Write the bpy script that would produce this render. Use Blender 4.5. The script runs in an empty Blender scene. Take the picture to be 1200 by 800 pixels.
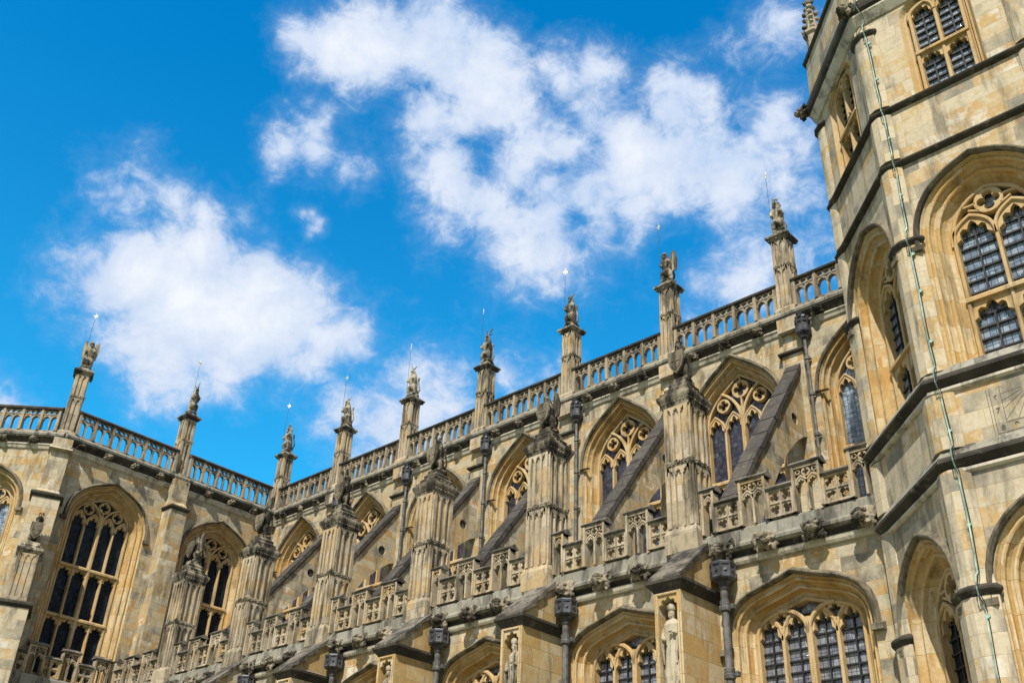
import bpy, bmesh, math, random
from mathutils import Vector, Matrix, noise
R = math.radians
rnd = random.Random(7)
S = bpy.context.scene
COL = S.collection

# ------------------------------------------------------------------ camera
YAW, PITCH, ROLL, FPX = -0.766, 0.553, 0.045, 1201.0
CAM = Vector((12.06, -24.633, 1.6))
sy, cy, sp, cp = math.sin(YAW), math.cos(YAW), math.sin(PITCH), math.cos(PITCH)
FWD = Vector((sy*cp, cy*cp, sp)); RT0 = Vector((cy, -sy, 0)); UP0 = RT0.cross(FWD)
RT = RT0*math.cos(ROLL) + UP0*math.sin(ROLL); UP = UP0*math.cos(ROLL) - RT0*math.sin(ROLL)
cd = bpy.data.cameras.new("camera"); cam = bpy.data.objects.new("camera", cd); COL.objects.link(cam)
cam.matrix_world = Matrix(((RT.x, UP.x, -FWD.x, CAM.x), (RT.y, UP.y, -FWD.y, CAM.y), (RT.z, UP.z, -FWD.z, CAM.z), (0, 0, 0, 1)))
cd.sensor_width = 36; cd.lens = 36*FPX/1200; cd.clip_end = 6000; cd.clip_start = .1
S.camera = cam
S.view_settings.view_transform = 'Standard'; S.view_settings.look = 'None'
S.view_settings.exposure = 0.30; S.view_settings.gamma = 1

# ------------------------------------------------------------------ node helpers
class NT:
    def __init__(s, tree): s.t = tree; s.n = tree.nodes; s.l = tree.links
    def node(s, typ, ins=None, **kw):
        n = s.n.new(typ)
        for k, v in kw.items(): setattr(n, k, v)
        for k, v in (ins or {}).items(): s.put(n.inputs[k], v)
        return n
    def put(s, sock, v):
        if hasattr(v, 'default_value') and hasattr(v, 'is_linked'): s.l.new(v, sock)
        elif hasattr(v, 'outputs'): s.l.new(v.outputs[0], sock)
        else: sock.default_value = v
    def math(s, op, a, b=0.0, c=None, clamp=False):
        n = s.n.new('ShaderNodeMath'); n.operation = op; n.use_clamp = clamp
        s.put(n.inputs[0], a); s.put(n.inputs[1], b)
        if c is not None: s.put(n.inputs[2], c)
        return n.outputs[0]
    def vmath(s, op, a, b=None):
        n = s.n.new('ShaderNodeVectorMath'); n.operation = op
        s.put(n.inputs[0], a)
        if b is not None: s.put(n.inputs[1], b)
        return n.outputs['Value'] if op in ('LENGTH', 'DISTANCE', 'DOT_PRODUCT') else n.outputs[0]
    def mix(s, f, a, b, mode='MIX'):
        n = s.n.new('ShaderNodeMix'); n.data_type = 'RGBA'; n.blend_type = mode
        s.put(n.inputs[0], f); s.put(n.inputs[6], a); s.put(n.inputs[7], b)
        return n.outputs[2]
    def ramp(s, f, stops, interp='LINEAR'):
        n = s.n.new('ShaderNodeValToRGB'); s.put(n.inputs[0], f); cr = n.color_ramp; cr.interpolation = interp
        while len(cr.elements) > 1: cr.elements.remove(cr.elements[-1])
        cr.elements[0].position = stops[0][0]; cr.elements[0].color = c4(stops[0][1])
        for p, c in stops[1:]:
            e = cr.elements.new(p); e.color = c4(c)
        return n.outputs[0]
    def smooth(s, v, a, b):
        n = s.n.new('ShaderNodeMapRange'); n.interpolation_type = 'SMOOTHSTEP'
        s.put(n.inputs[0], v); n.inputs[1].default_value = a; n.inputs[2].default_value = b
        return n.outputs[0]
def c4(c):
    if isinstance(c, (int, float)): return (c, c, c, 1)
    return tuple(c) + (1,) if len(c) == 3 else tuple(c)

# ------------------------------------------------------------------ world: sky with clouds, and the sun
SUN_EL, SUN_AZ = R(49), R(26)          # azimuth measured from -Y towards +X
SD = Vector((math.sin(SUN_AZ)*math.cos(SUN_EL), -math.cos(SUN_AZ)*math.cos(SUN_EL), math.sin(SUN_EL)))
W = bpy.data.worlds.new("World"); S.world = W; W.use_nodes = True
w = NT(W.node_tree); w.n.clear()
sky = w.node('ShaderNodeTexSky', sky_type='NISHITA', sun_disc=False, sun_elevation=SUN_EL, sun_rotation=math.pi-SUN_AZ,
             air_density=1.0, dust_density=.3, ozone_density=2.5)
tc = w.node('ShaderNodeTexCoord'); D = tc.outputs['Generated']
elev = w.smooth(w.vmath('DOT_PRODUCT', D, (0, 0, 1)), .78, .28)
tint = w.mix(elev, (0.005, 1.26, 1.82, 1), (.20, 1.60, 1.84, 1))
deep = w.mix(1.0, sky.outputs[0], tint, 'MULTIPLY')
ahead = w.smooth(w.vmath('DOT_PRODUCT', D, tuple(FWD)), .45, .80)
deep = w.mix(ahead, w.mix(1.0, sky.outputs[0], (1.25, 1.0, .80, 1), 'MULTIPLY'), deep)  # sky outside the view tinted warm, to keep the fill light neutral
n1 = w.node('ShaderNodeTexNoise', {'Vector': D, 'Scale': 7.0, 'Detail': 9, 'Roughness': .58, 'Distortion': .25})
n2 = w.node('ShaderNodeTexNoise', {'Vector': D, 'Scale': 2.6, 'Detail': 6, 'Roughness': .55})
n3 = w.node('ShaderNodeTexNoise', {'Vector': D, 'Scale': 15.0, 'Detail': 7, 'Roughness': .6, 'Distortion': .3})
def direction(px, py):
    return (RT*((px-600)/FPX) - UP*((py-400)/FPX) + FWD).normalized()
# cumulus masses: (x, y, radius, strength) give each cloud a bearing in the sky
CL = [(120,345,52,1.1),(165,330,62,1.3),(215,360,72,1.4),(275,390,72,1.4),(330,400,58,1.15),(385,400,42,.8),(190,420,50,.9),(260,440,45,.55),(100,310,34,.8),(165,222,46,.85),(205,225,40,.85),(240,245,44,.85),(275,255,30,.7),(135,212,28,.7),(300,320,30,.5),
      (505,150,46,1.35),(525,195,46,1.35),(565,235,46,1.2),(575,120,56,1.4),(600,200,50,1.2),(640,250,50,1.2),(660,170,50,1.2),(740,170,45,1.2),(405,395,36,1.1),(360,432,36,.9),(235,300,50,1.25),(300,345,52,1.3),(340,370,46,1.2),(150,400,46,1.0),(335,170,30,.9),(368,172,36,1.05),(402,192,30,.9),(425,200,18,.5),(350,42,24,.6),(395,50,34,.85),(450,60,50,1.1),(510,55,56,1.25),(550,90,58,1.3),(590,130,60,1.3),(620,170,60,1.2),(545,150,48,.95),(500,185,36,.75),(540,220,50,.9),(660,95,38,1.0),(695,85,38,1.0),(700,130,48,1.0),
      (640,220,58,1.1),(690,220,60,1.1),(740,190,55,1.1),(790,120,40,1.05),(800,180,52,1.1),(850,190,48,.95),(895,150,32,.55),(590,255,42,.8),(640,285,52,.85),(700,285,56,.85),(745,250,50,.8),(690,325,34,.6),(790,235,40,.7),(850,235,36,.55),
      (352,243,9,.5),(362,243,10,.6),(369,252,10,.6),(366,263,9,.5),(360,272,6,.4),(405,490,46,1.1),(445,510,44,1.0),(380,505,30,.7),(490,440,34,.45),(530,460,38,.6),(600,438,30,.5),(650,430,22,.4),(480,500,36,.6),(925,200,36,.3),(960,215,36,.35),(860,310,44,.5),(820,330,36,.4),(950,270,40,.3),(910,20,40,.5),(880,45,28,.4),(2,470,22,.4)]
warp = w.node('ShaderNodeTexNoise', {'Vector': D, 'Scale': 5.0, 'Detail': 4, 'Roughness': .55})
Dw = w.vmath('ADD', D, w.vmath('MULTIPLY', w.vmath('SUBTRACT', warp.outputs['Color'], (.5, .5, .5)), (.035, .035, .035)))
F = None
for (x, y, r, s_) in CL:
    c = direction(x, y); rr = r/FPX*1.36/(1+(((x-600)**2+(y-400)**2)/FPX**2))
    dist = w.vmath('DISTANCE', Dw, tuple(c))
    v = w.math('MULTIPLY_ADD', dist, -s_/rr, s_)
    F = v if F is None else w.math('SMOOTH_MAX', F, v, .32)
F = w.math('MAXIMUM', F, -.8)
# outside the view: broken cloud added over the rest of the dome as neutral fill
away = w.smooth(w.vmath('DOT_PRODUCT', D, tuple(FWD)), .78, .50)
bro = w.math('MULTIPLY_ADD', n2.outputs[0], 3.4, -1.35)
F = w.math('ADD', w.math('MULTIPLY', F, w.math('SUBTRACT', 1.0, away)), w.math('MULTIPLY', bro, away))
fb = w.math('ADD', w.math('MULTIPLY_ADD', n1.outputs[0], 2.3, -1.28), w.math('MULTIPLY_ADD', n3.outputs[0], 1.5, -.80))
Fn = w.math('ADD', F, fb)
n4 = w.node('ShaderNodeTexNoise', {'Vector': w.vmath('MULTIPLY', D, (1.0, 1.0, 1.5)), 'Scale': 34.0, 'Detail': 7, 'Roughness': .68, 'Distortion': .6})
Fn = w.math('ADD', Fn, w.math('MULTIPLY_ADD', n4.outputs[0], 1.1, -.55))
dens = w.math('ADD', w.math('MULTIPLY', w.smooth(Fn, -.14, .60), .78), w.math('MULTIPLY', w.smooth(Fn, -.60, .45), .24))
shade = w.ramp(w.math('ADD', w.math('MULTIPLY_ADD', n3.outputs[0], .9, -.28), w.math('MULTIPLY', Fn, .30)), [(.05, (.46, .62, .88)), (.38, (.68, .77, .93)), (.74, (.92, .95, 1.0))])
cloudc = w.mix(1.0, shade, (7.4, 7.4, 7.4, 1), 'MULTIPLY')
full = w.mix(w.math('MULTIPLY', dens, .96), deep, cloudc)
bg = w.node('ShaderNodeBackground', {'Color': full, 'Strength': .112})
wo = w.node('ShaderNodeOutputWorld', {'Surface': bg})
sl = bpy.data.lights.new("sun", 'SUN'); sl.energy = 4.9; sl.angle = R(.5); sl.color = (1, .935, .845)
so = bpy.data.objects.new("sun", sl); COL.objects.link(so); so.rotation_euler = SD.to_track_quat('Z', 'Y').to_euler()

# ------------------------------------------------------------------ materials
def mat_base(name):
    m = bpy.data.materials.new(name); m.use_nodes = True; t = NT(m.node_tree); t.n.clear()
    b = t.node('ShaderNodeBsdfPrincipled'); t.node('ShaderNodeOutputMaterial', {'Surface': b})
    return m, t, b
def stone(name, cols, bw=.62, bh=.29, mortar=.010, stain=.5, grime=(.10, .09, .065), gr_lo=.50, gr_hi=.72, bump=.35, blocks=True, lichen=None):
    m, t, b = mat_base(name)
    uv = t.node('ShaderNodeUVMap').outputs[0]; oi = t.node('ShaderNodeObjectInfo')
    ob = t.node('ShaderNodeTexCoord').outputs['Object']
    off = t.node('ShaderNodeCombineXYZ', {0: t.math('MULTIPLY', oi.outputs['Random'], 37.0), 1: t.math('MULTIPLY', oi.outputs['Random'], 91.0), 2: 0.0})
    pos = t.vmath('ADD', ob, off.outputs[0]); uvo = t.vmath('ADD', uv, off.outputs[0])
    nb = t.node('ShaderNodeTexNoise', {'Vector': pos, 'Scale': 1.1, 'Detail': 6, 'Roughness': .62})
    nf = t.node('ShaderNodeTexNoise', {'Vector': pos, 'Scale': 13.0, 'Detail': 6, 'Roughness': .65})
    if blocks:
        wb = t.node('ShaderNodeTexNoise', {'Vector': uvo, 'Scale': .55, 'Detail': 1})
        uvw = t.vmath('ADD', uvo, t.vmath('MULTIPLY', wb.outputs['Color'], (.5, 0, 0)))
        br = t.node('ShaderNodeTexBrick', {'Vector': uvw, 'Color1': (0, 0, 0, 1), 'Color2': (1, 1, 1, 1), 'Mortar': (.5, .5, .5, 1), 'Scale': 1.0,
                    'Mortar Size': mortar, 'Mortar Smooth': .4, 'Bias': 0.0, 'Brick Width': bw, 'Row Height': bh}, offset=.42, squash=1.35, squash_frequency=3)
        nbb = t.node('ShaderNodeTexNoise', {'Vector': pos, 'Scale': 2.6, 'Detail': 7, 'Roughness': .7})
        k = t.math('ADD', t.math('MULTIPLY_ADD', br.outputs['Color'], .86, .07), t.math('ADD', t.math('MULTIPLY_ADD', nb.outputs[0], .8, -.4), t.math('MULTIPLY_ADD', nbb.outputs[0], .8, -.4)))
        mfac = br.outputs['Fac']
    else:
        k = t.math('MULTIPLY_ADD', nb.outputs[0], 1.5, -.25); mfac = None
    col = t.ramp(k, [(i/(len(cols)-1), c) for i, c in enumerate(cols)])
    col = t.mix(t.math('MULTIPLY_ADD', nf.outputs[0], 1.4, -.35, clamp=True), t.mix(1.0, col, (.80, .78, .72, 1), 'MULTIPLY'), t.mix(1.0, col, (1.12, 1.12, 1.12, 1), 'MULTIPLY'))
    st = t.node('ShaderNodeTexNoise', {'Vector': t.vmath('MULTIPLY', pos, (2.2, 2.2, .45)), 'Scale': 1.3, 'Detail': 8, 'Roughness': .68})
    sf = t.math('MULTIPLY', t.smooth(st.outputs[0], gr_lo, gr_hi), stain)
    col = t.mix(sf, col, c4(grime))
    if lichen:
        ln = t.node('ShaderNodeTexNoise', {'Vector': pos, 'Scale': 4.5, 'Detail': 8, 'Roughness': .7})
        col = t.mix(t.math('MULTIPLY', t.smooth(ln.outputs[0], .55, .66), lichen[1]), col, c4(lichen[0]))
    if mfac is not None:
        col = t.mix(t.math('MULTIPLY', mfac, .42), col, t.mix(1.0, col, (.45, .40, .33, 1), 'MULTIPLY'))
    t.put(b.inputs['Base Color'], col); b.inputs['Roughness'].default_value = .93; b.inputs['Specular IOR Level'].default_value = .18
    h = t.math('ADD', t.math('MULTIPLY', nf.outputs[0], .5), t.math('MULTIPLY', nb.outputs[0], .6))
    if mfac is not None: h = t.math('SUBTRACT', h, t.math('MULTIPLY', mfac, .8))
    bp = t.node('ShaderNodeBump', {'Height': h, 'Strength': bump, 'Distance': .03})
    t.put(b.inputs['Normal'], bp); return m
CREAM, OCHRE, PALE, GREY, HONEY = (.50, .40, .24), (.46, .285, .10), (.60, .54, .41), (.27, .24, .175), (.48, .345, .16)
M = {}
M['ashlar'] = stone('ashlar_honey', [(.20, .185, .145), (.37, .335, .25), (.48, .43, .315), HONEY, (.54, .475, .34), (.41, .35, .235), OCHRE, (.66, .62, .51)], stain=.8, grime=(.115, .10, .066), gr_lo=.46, gr_hi=.68, lichen=((.20, .17, .10), .35), bw=.7, bh=.30, mortar=.008)
M['tower'] = stone('ashlar_cream', [(.25, .235, .19), (.40, .355, .265), (.54, .475, .34), (.57, .50, .37), (.55, .46, .30), (.50, .34, .15), (.64, .60, .50)], bw=.8, bh=.34, mortar=.006, stain=.75, grime=(.15, .135, .10), gr_lo=.46, gr_hi=.66, lichen=((.42, .28, .11), .5))
M['dressed'] = stone('dressed_stone', [(.34, .25, .13), (.53, .41, .24), (.49, .33, .145), (.57, .47, .30)], blocks=False, stain=.7, grime=(.12, .095, .055), gr_lo=.50, gr_hi=.68)
M['honey'] = stone('honey_dressed_stone', [(.42, .29, .13), (.55, .41, .20), (.46, .27, .085), (.58, .49, .32), (.50, .32, .12)], bw=.9, bh=.55, mortar=.005, stain=.65, grime=(.13, .10, .055), gr_lo=.49, gr_hi=.68)
M['pier'] = stone('weathered_pier_stone', [(.24, .205, .155), (.46, .39, .285), (.36, .305, .215), (.54, .475, .37), (.44, .32, .165), (.50, .42, .30)], bw=1.1, bh=.42, mortar=.006, stain=.9, grime=(.075, .068, .050), gr_lo=.46, gr_hi=.64, lichen=((.30, .25, .13), .45))
M['carved'] = stone('carved_grey_stone', [(.13, .12, .092), (.36, .32, .235), (.44, .39, .29), (.22, .19, .135)], blocks=False, stain=.92, grime=(.035, .032, .026), gr_lo=.42, gr_hi=.58, bump=.9)
M['baluster'] = stone('brown_weathered_tracery', [(.20, .17, .125), (.40, .34, .245), (.30, .25, .175), (.46, .40, .29)], blocks=False, stain=.8, grime=(.07, .058, .045), gr_lo=.45, gr_hi=.63)
M['ledge'] = stone('weathered_ledge_stone', [(.20, .195, .165), (.33, .32, .27), (.26, .245, .195), (.38, .365, .30)], bw=1.3, bh=5, stain=.85, grime=(.055, .052, .044), gr_lo=.46, gr_hi=.64)
M['hood'] = stone('weathered_hood_stone', [(.11, .10, .078), (.24, .21, .15), (.16, .14, .10), (.36, .31, .21)], blocks=False, stain=.8, grime=(.03, .028, .022), gr_lo=.44, gr_hi=.62)
M['black'] = stone('blackened_moulding_and_hole_shade', [(.022, .020, .019), (.045, .041, .035), (.08, .072, .056), (.03, .028, .025)], blocks=False, stain=.5, grime=(.012, .011, .010), lichen=((.24, .21, .15), .45))
M['coping'] = stone('dark_coping_stone', [(.045, .042, .040), (.088, .081, .074), (.060, .056, .052), (.12, .11, .095)], bw=.75, bh=.62, mortar=.016, stain=.6, grime=(.025, .024, .022), lichen=((.21, .18, .125), .5))
M['slab'] = stone('weathered_slab_stone', [(.10, .092, .08), (.22, .20, .165), (.15, .135, .11)], bw=.7, bh=2, stain=.8, grime=(.022, .021, .019), gr_lo=.42, gr_hi=.6, lichen=((.26, .23, .17), .6))
M['carved_dark'] = stone('dark_carved_stone', [(.07, .064, .05), (.24, .21, .155), (.34, .30, .22), (.13, .115, .085)], blocks=False, stain=.92, grime=(.022, .02, .017), gr_lo=.40, gr_hi=.56, bump=1.0)
M['statue'] = stone('pale_statue_stone', [(.28, .25, .18), (.50, .45, .34), (.42, .36, .25), (.56, .51, .40)], blocks=False, stain=.85, grime=(.08, .07, .05), gr_lo=.44, gr_hi=.60)
M['soft'] = stone('pale_moulding', [(.46, .42, .32), (.60, .56, .46), (.42, .36, .24)], blocks=False, stain=.75, grime=(.12, .11, .085), gr_lo=.46, gr_hi=.64)
def simple(name, col, rough=.6, metal=0.0, var=.25, sc=6, spec=.5):
    m, t, b = mat_base(name)
    n = t.node('ShaderNodeTexNoise', {'Vector': t.node('ShaderNodeTexCoord').outputs['Object'], 'Scale': sc, 'Detail': 6, 'Roughness': .65})
    c = t.ramp(n.outputs[0], [(.3, tuple(x*(1-var) for x in col)), (.7, tuple(min(1, x*(1+var)) for x in col))])
    t.put(b.inputs['Base Color'], c); b.inputs['Roughness'].default_value = rough; b.inputs['Metallic'].default_value = metal
    b.inputs['Specular IOR Level'].default_value = spec
    t.put(b.inputs['Normal'], t.node('ShaderNodeBump', {'Height': n.outputs[0], 'Strength': .3, 'Distance': .01})); return m
def glass(name, ramp, sc=5.0, rough=.12, spec=.5):
    m, t, b = mat_base(name)
    uv = t.node('ShaderNodeUVMap').outputs[0]; oi = t.node('ShaderNodeObjectInfo')
    off = t.node('ShaderNodeCombineXYZ', {0: t.math('MULTIPLY', oi.outputs['Random'], 13.0), 1: t.math('MULTIPLY', oi.outputs['Random'], 31.0), 2: 0.0})
    uvo = t.vmath('ADD', uv, off.outputs[0])
    v = t.node('ShaderNodeTexVoronoi', {'Vector': uvo, 'Scale': sc*1.7}, feature='F1')
    n = t.node('ShaderNodeTexNoise', {'Vector': uvo, 'Scale': 3.2, 'Detail': 5, 'Roughness': .6})
    br = t.node('ShaderNodeTexBrick', {'Vector': uvo, 'Color1': (0, 0, 0, 1), 'Color2': (1, 1, 1, 1), 'Scale': 1.0, 'Mortar Size': .006, 'Brick Width': .115, 'Row Height': .15}, offset=0)
    k = t.math('ADD', t.math('MULTIPLY', v.outputs['Color'], .35), t.math('MULTIPLY', n.outputs[0], .55))
    k = t.math('ADD', k, t.math('MULTIPLY', br.outputs['Color'], .22))
    c = t.ramp(k, ramp)
    c = t.mix(br.outputs['Fac'], c, (.015, .015, .017, 1))
    t.put(b.inputs['Base Color'], c); b.inputs['Specular IOR Level'].default_value = spec
    t.put(b.inputs['Roughness'], t.math('MULTIPLY_ADD', n.outputs[0], .3, rough))
    nn = t.node('ShaderNodeTexNoise', {'Vector': uvo, 'Scale': 9.0, 'Detail': 2})
    hh = t.math('ADD', t.math('MULTIPLY', nn.outputs[0], .7), t.math('MULTIPLY', br.outputs['Color'], .3))
    wn = t.node('ShaderNodeTexWhiteNoise', {'Vector': t.vmath('SNAP', uvo, (.115, .15, 1.0))}, noise_dimensions='3D')
    tl = t.vmath('MULTIPLY', t.vmath('SUBTRACT', wn.outputs['Color'], (.5, .5, .5)), (.22, .22, .22))
    gn_ = t.node('ShaderNodeNewGeometry').outputs['Normal']
    bm_ = t.node('ShaderNodeBump', {'Height': hh, 'Strength': .4, 'Distance': .03, 'Normal': t.vmath('NORMALIZE', t.vmath('ADD', gn_, tl))})
    t.put(b.inputs['Normal'], bm_); return m
M['glass_dark'] = glass('leaded_glass_dark', [(.25, (.002, .005, .010)), (.55, (.004, .010, .020)), (.85, (.012, .026, .042))], rough=.16, spec=.22)
M['glass_stained'] = glass('stained_glass', [(.2, (.007, .010, .015)), (.42, (.020, .023, .036)), (.6, (.045, .036, .050)), (.72, (.045, .07, .095)), (.88, (.14, .17, .18))], rough=.06, spec=.55)
M['glass_grey'] = glass('leaded_glass_grey', [(.2, (.045, .045, .06)), (.38, (.11, .11, .145)), (.55, (.17, .18, .20)), (.75, (.29, .31, .31))], rough=.05, spec=.8)
M['glass_blue'] = glass('leaded_glass_blue', [(.2, (.025, .045, .07)), (.36, (.08, .12, .17)), (.52, (.17, .225, .285)), (.72, (.32, .38, .43))], rough=.04, spec=.8)
M['lead'] = simple('cast_lead', (.055, .057, .062), .5, .2, .75, 7)
M['iron'] = simple('glazing_iron', (.012, .012, .014), .6, 0, .3)
M['verdigris'] = simple('verdigris_copper', (.27, .40, .33), .8, 0, .85, 2.2)
M['gilt'] = simple('gilded_metal', (.70, .60, .38), .5, .6, .1)
M['roof'] = simple('lead_roof', (.20, .21, .22), .55, .1, .2)
M['grass'] = simple('lawn', (.07, .11, .035), .95, 0, .4, 2.5, .1)
M['paint'] = simple('faded_black_paint', (.085, .07, .055), .85, 0, .5)

# ------------------------------------------------------------------ mesh collector
class MB:
    def __init__(s): s.v = []; s.f = []
    def add(s, vs, fs):
        o = len(s.v); s.v += [tuple(v) for v in vs]; s.f += [[i+o for i in f] for f in fs]
    def box(s, x0, x1, y0, y1, z0, z1):
        s.add([(x0,y0,z0),(x1,y0,z0),(x1,y1,z0),(x0,y1,z0),(x0,y0,z1),(x1,y0,z1),(x1,y1,z1),(x0,y1,z1)],
              [(0,3,2,1),(4,5,6,7),(0,1,5,4),(1,2,6,5),(2,3,7,6),(3,0,4,7)])
    def taper(s, b, z0, t, z1):      # b, t = (x0,x1,y0,y1)
        s.add([(b[0],b[2],z0),(b[1],b[2],z0),(b[1],b[3],z0),(b[0],b[3],z0),(t[0],t[2],z1),(t[1],t[2],z1),(t[1],t[3],z1),(t[0],t[3],z1)],
              [(0,3,2,1),(4,5,6,7),(0,1,5,4),(1,2,6,5),(2,3,7,6),(3,0,4,7)])
    def prism_y(s, poly, y0, y1):    # poly in (x,z)
        n = len(poly); s.add([(x,y0,z) for x,z in poly]+[(x,y1,z) for x,z in poly],
              [list(range(n)), list(range(2*n-1, n-1, -1))]+[(i,(i+1)%n,(i+1)%n+n,i+n) for i in range(n)])
    def prism_x(s, poly, x0, x1):    # poly in (y,z)
        n = len(poly); s.add([(x0,y,z) for y,z in poly]+[(x1,y,z) for y,z in poly],
              [list(range(n)), list(range(2*n-1, n-1, -1))]+[(i,(i+1)%n,(i+1)%n+n,i+n) for i in range(n)])
    def prism_z(s, poly, z0, z1):
        n = len(poly); s.add([(x,y,z0) for x,y in poly]+[(x,y,z1) for x,y in poly],
              [list(range(n)), list(range(2*n-1, n-1, -1))]+[(i,(i+1)%n,(i+1)%n+n,i+n) for i in range(n)])
    def loft(s, rings, closed=False, caps=False):
        n = len(rings[0]); o = len(s.v)
        for r in rings: s.v += [tuple(p) for p in r]
        m = n if closed else n-1
        for k in range(len(rings)-1):
            for i in range(m):
                j = (i+1) % n; s.f.append([o+k*n+i, o+k*n+j, o+(k+1)*n+j, o+(k+1)*n+i])
        if caps: s.f.append([o+i for i in range(n)]); s.f.append([o+(len(rings)-1)*n+i for i in range(n)])
    def stroke(s, pts, wd, y0, y1, closed=False):   # bar following (x,z) points, rounded front edge
        a = offset(pts, wd/2, closed); b = offset(pts, -wd/2, closed); c = wd*.22
        a2 = offset(pts, wd/2-c, closed); b2 = offset(pts, -wd/2+c, closed)
        rings = [[(x,y1,z) for x,z in a], [(x,y0+c,z) for x,z in a], [(x,y0,z) for x,z in a2], [(x,y0,z) for x,z in b2], [(x,y0+c,z) for x,z in b], [(x,y1,z) for x,z in b]]
        s.loft(rings, closed)
        if not closed:
            for e in (0, -1): s.add([r[e] for r in rings], [list(range(6))])
    def tube(s, pts, r, seg=8, closed=False):
        pts = [Vector(p) for p in pts]; rings = []
        for i, p in enumerate(pts):
            d = (pts[min(i+1, len(pts)-1)]-pts[max(i-1, 0)]).normalized()
            a = d.cross(Vector((0,0,1))); a = a.normalized() if a.length > .05 else Vector((1,0,0)); b_ = d.cross(a)
            rr = r[i] if isinstance(r, (list, tuple)) else r
            rings.append([p+a*math.cos(2*math.pi*k/seg)*rr+b_*math.sin(2*math.pi*k/seg)*rr for k in range(seg)])
        s.loft(rings, True, True)
    def lathe(s, prof, cx=0, cy=0, seg=12, rot=0):
        s.loft([[(cx+r*math.cos(2*math.pi*k/seg+rot), cy+r*math.sin(2*math.pi*k/seg+rot), z) for k in range(seg)] for r, z in prof], True, True)
    def blob(s, c, r, seed=0, amp=.25, sub=2, sq=(1,1,1)):
        bm = bmesh.new(); bmesh.ops.create_icosphere(bm, subdivisions=sub, radius=1)
        vs = []
        for v in bm.verts:
            k = 1+amp*noise.noise(v.co*2.1+Vector((seed*3.7, seed*1.3, 0)))*1.6
            vs.append((c[0]+v.co.x*r*k*sq[0], c[1]+v.co.y*r*k*sq[1], c[2]+v.co.z*r*k*sq[2]))
        s.add(vs, [[v.index for v in f.verts] for f in bm.faces]); bm.free()
    def merge(s, o, off=(0,0,0), rz=0, sc=1):
        c, d = math.cos(rz), math.sin(rz)
        s.add([((x*c-y*d)*sc+off[0], (x*d+y*c)*sc+off[1], z*sc+off[2]) for x, y, z in o.v], o.f)
    def mesh(s, name, mat, bevel=0):
        me = bpy.data.meshes.new(name); me.from_pydata(s.v, [], s.f); me.update()
        bm = bmesh.new(); bm.from_mesh(me); bmesh.ops.remove_doubles(bm, verts=bm.verts, dist=.0004)
        bmesh.ops.recalc_face_normals(bm, faces=bm.faces)
        uvl = bm.loops.layers.uv.new('UVMap')
        for f in bm.faces:
            nn = f.normal
            if abs(nn.z) > .8 or (nn.x == 0 and nn.y == 0):
                for l in f.loops: l[uvl].uv = (l.vert.co.x, l.vert.co.y)
            else:
                t_ = Vector((-nn.y, nn.x, 0)).normalized()
                if abs(t_.x) > abs(t_.y): t_ = t_ if t_.x > 0 else -t_
                else: t_ = t_ if t_.y > 0 else -t_
                for l in f.loops: l[uvl].uv = (l.vert.co.dot(t_)+ (3.3 if abs(nn.x) > .5 else 0), l.vert.co.z)
        bm.to_mesh(me); bm.free(); me.materials.append(mat); return me
def offset(pts, d, closed=False):
    n = len(pts); out = []
    for i in range(n):
        if closed: a, b = pts[i-1], pts[(i+1) % n]
        else: a, b = pts[max(i-1, 0)], pts[min(i+1, n-1)]
        p = pts[i]
        def un(q, r):
            dx, dz = r[0]-q[0], r[1]-q[1]; L = math.hypot(dx, dz) or 1e-9; return dx/L, dz/L
        e1 = un(a, p) if a != p else un(p, b); e2 = un(p, b) if b != p else e1
        nx, nz = -(e1[1]+e2[1]), e1[0]+e2[0]; L = math.hypot(nx, nz) or 1e-9; nx /= L; nz /= L
        k = max(.45, nx*-e1[1]+nz*e1[0]); out.append((p[0]+nx*d/k, p[1]+nz*d/k))
    return out
def bez(p0, p1, p2, p3, n):
    o = []
    for i in range(n+1):
        t = i/n; u = 1-t
        o.append(tuple(u**3*a+3*u*u*t*b+3*u*t*t*c+t**3*d for a, b, c, d in zip(p0, p1, p2, p3)))
    return o
def arch(hw, zs, za, k=.55, a=.5, s=.7, n=10, cx=0):
    L = bez((-hw, zs), (-hw, zs+k*(za-zs)), (-a*hw, za-a*hw*s), (0, za), n)
    return [(cx+x, z) for x, z in L] + [(cx-x, z) for x, z in reversed(L[:-1])]
def head(cx, hw, zs, h):             # cusped head of one light, as an outline running left to right
    P = []
    for a, r_ in ((180,1),(166,.99),(152,.80),(146,.86),(134,.98),(122,.96),(111,.78),(104,.90),(97,1.0)):
        P.append((math.cos(R(a))*r_, math.sin(R(a))*r_*1.05))
    P = P + [(0, 1.12)] + [(-x, z) for x, z in reversed(P)]
    return [(cx+x*hw, zs+z*h) for x, z in P]
def fill_above(mb, outl, ztop, y0, y1):   # solid stone between an outline and a level (or curve) above it
    zt = ztop if callable(ztop) else (lambda x: ztop)
    for (xa, za), (xb, zb) in zip(outl[:-1], outl[1:]):
        if abs(xb-xa) < 1e-4: 
            continue
        ta, tb = max(zt(xa), za+.004), max(zt(xb), zb+.004)
        mb.add([(xa,y0,za),(xb,y0,zb),(xb,y0,tb),(xa,y0,ta)], [(0,1,2,3)])
    for (xa, za), (xb, zb) in zip(outl[:-1], outl[1:]):
        mb.add([(xa,y0,za),(xb,y0,zb),(xb,y1,zb),(xa,y1,za)], [(0,1,2,3)])
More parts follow.
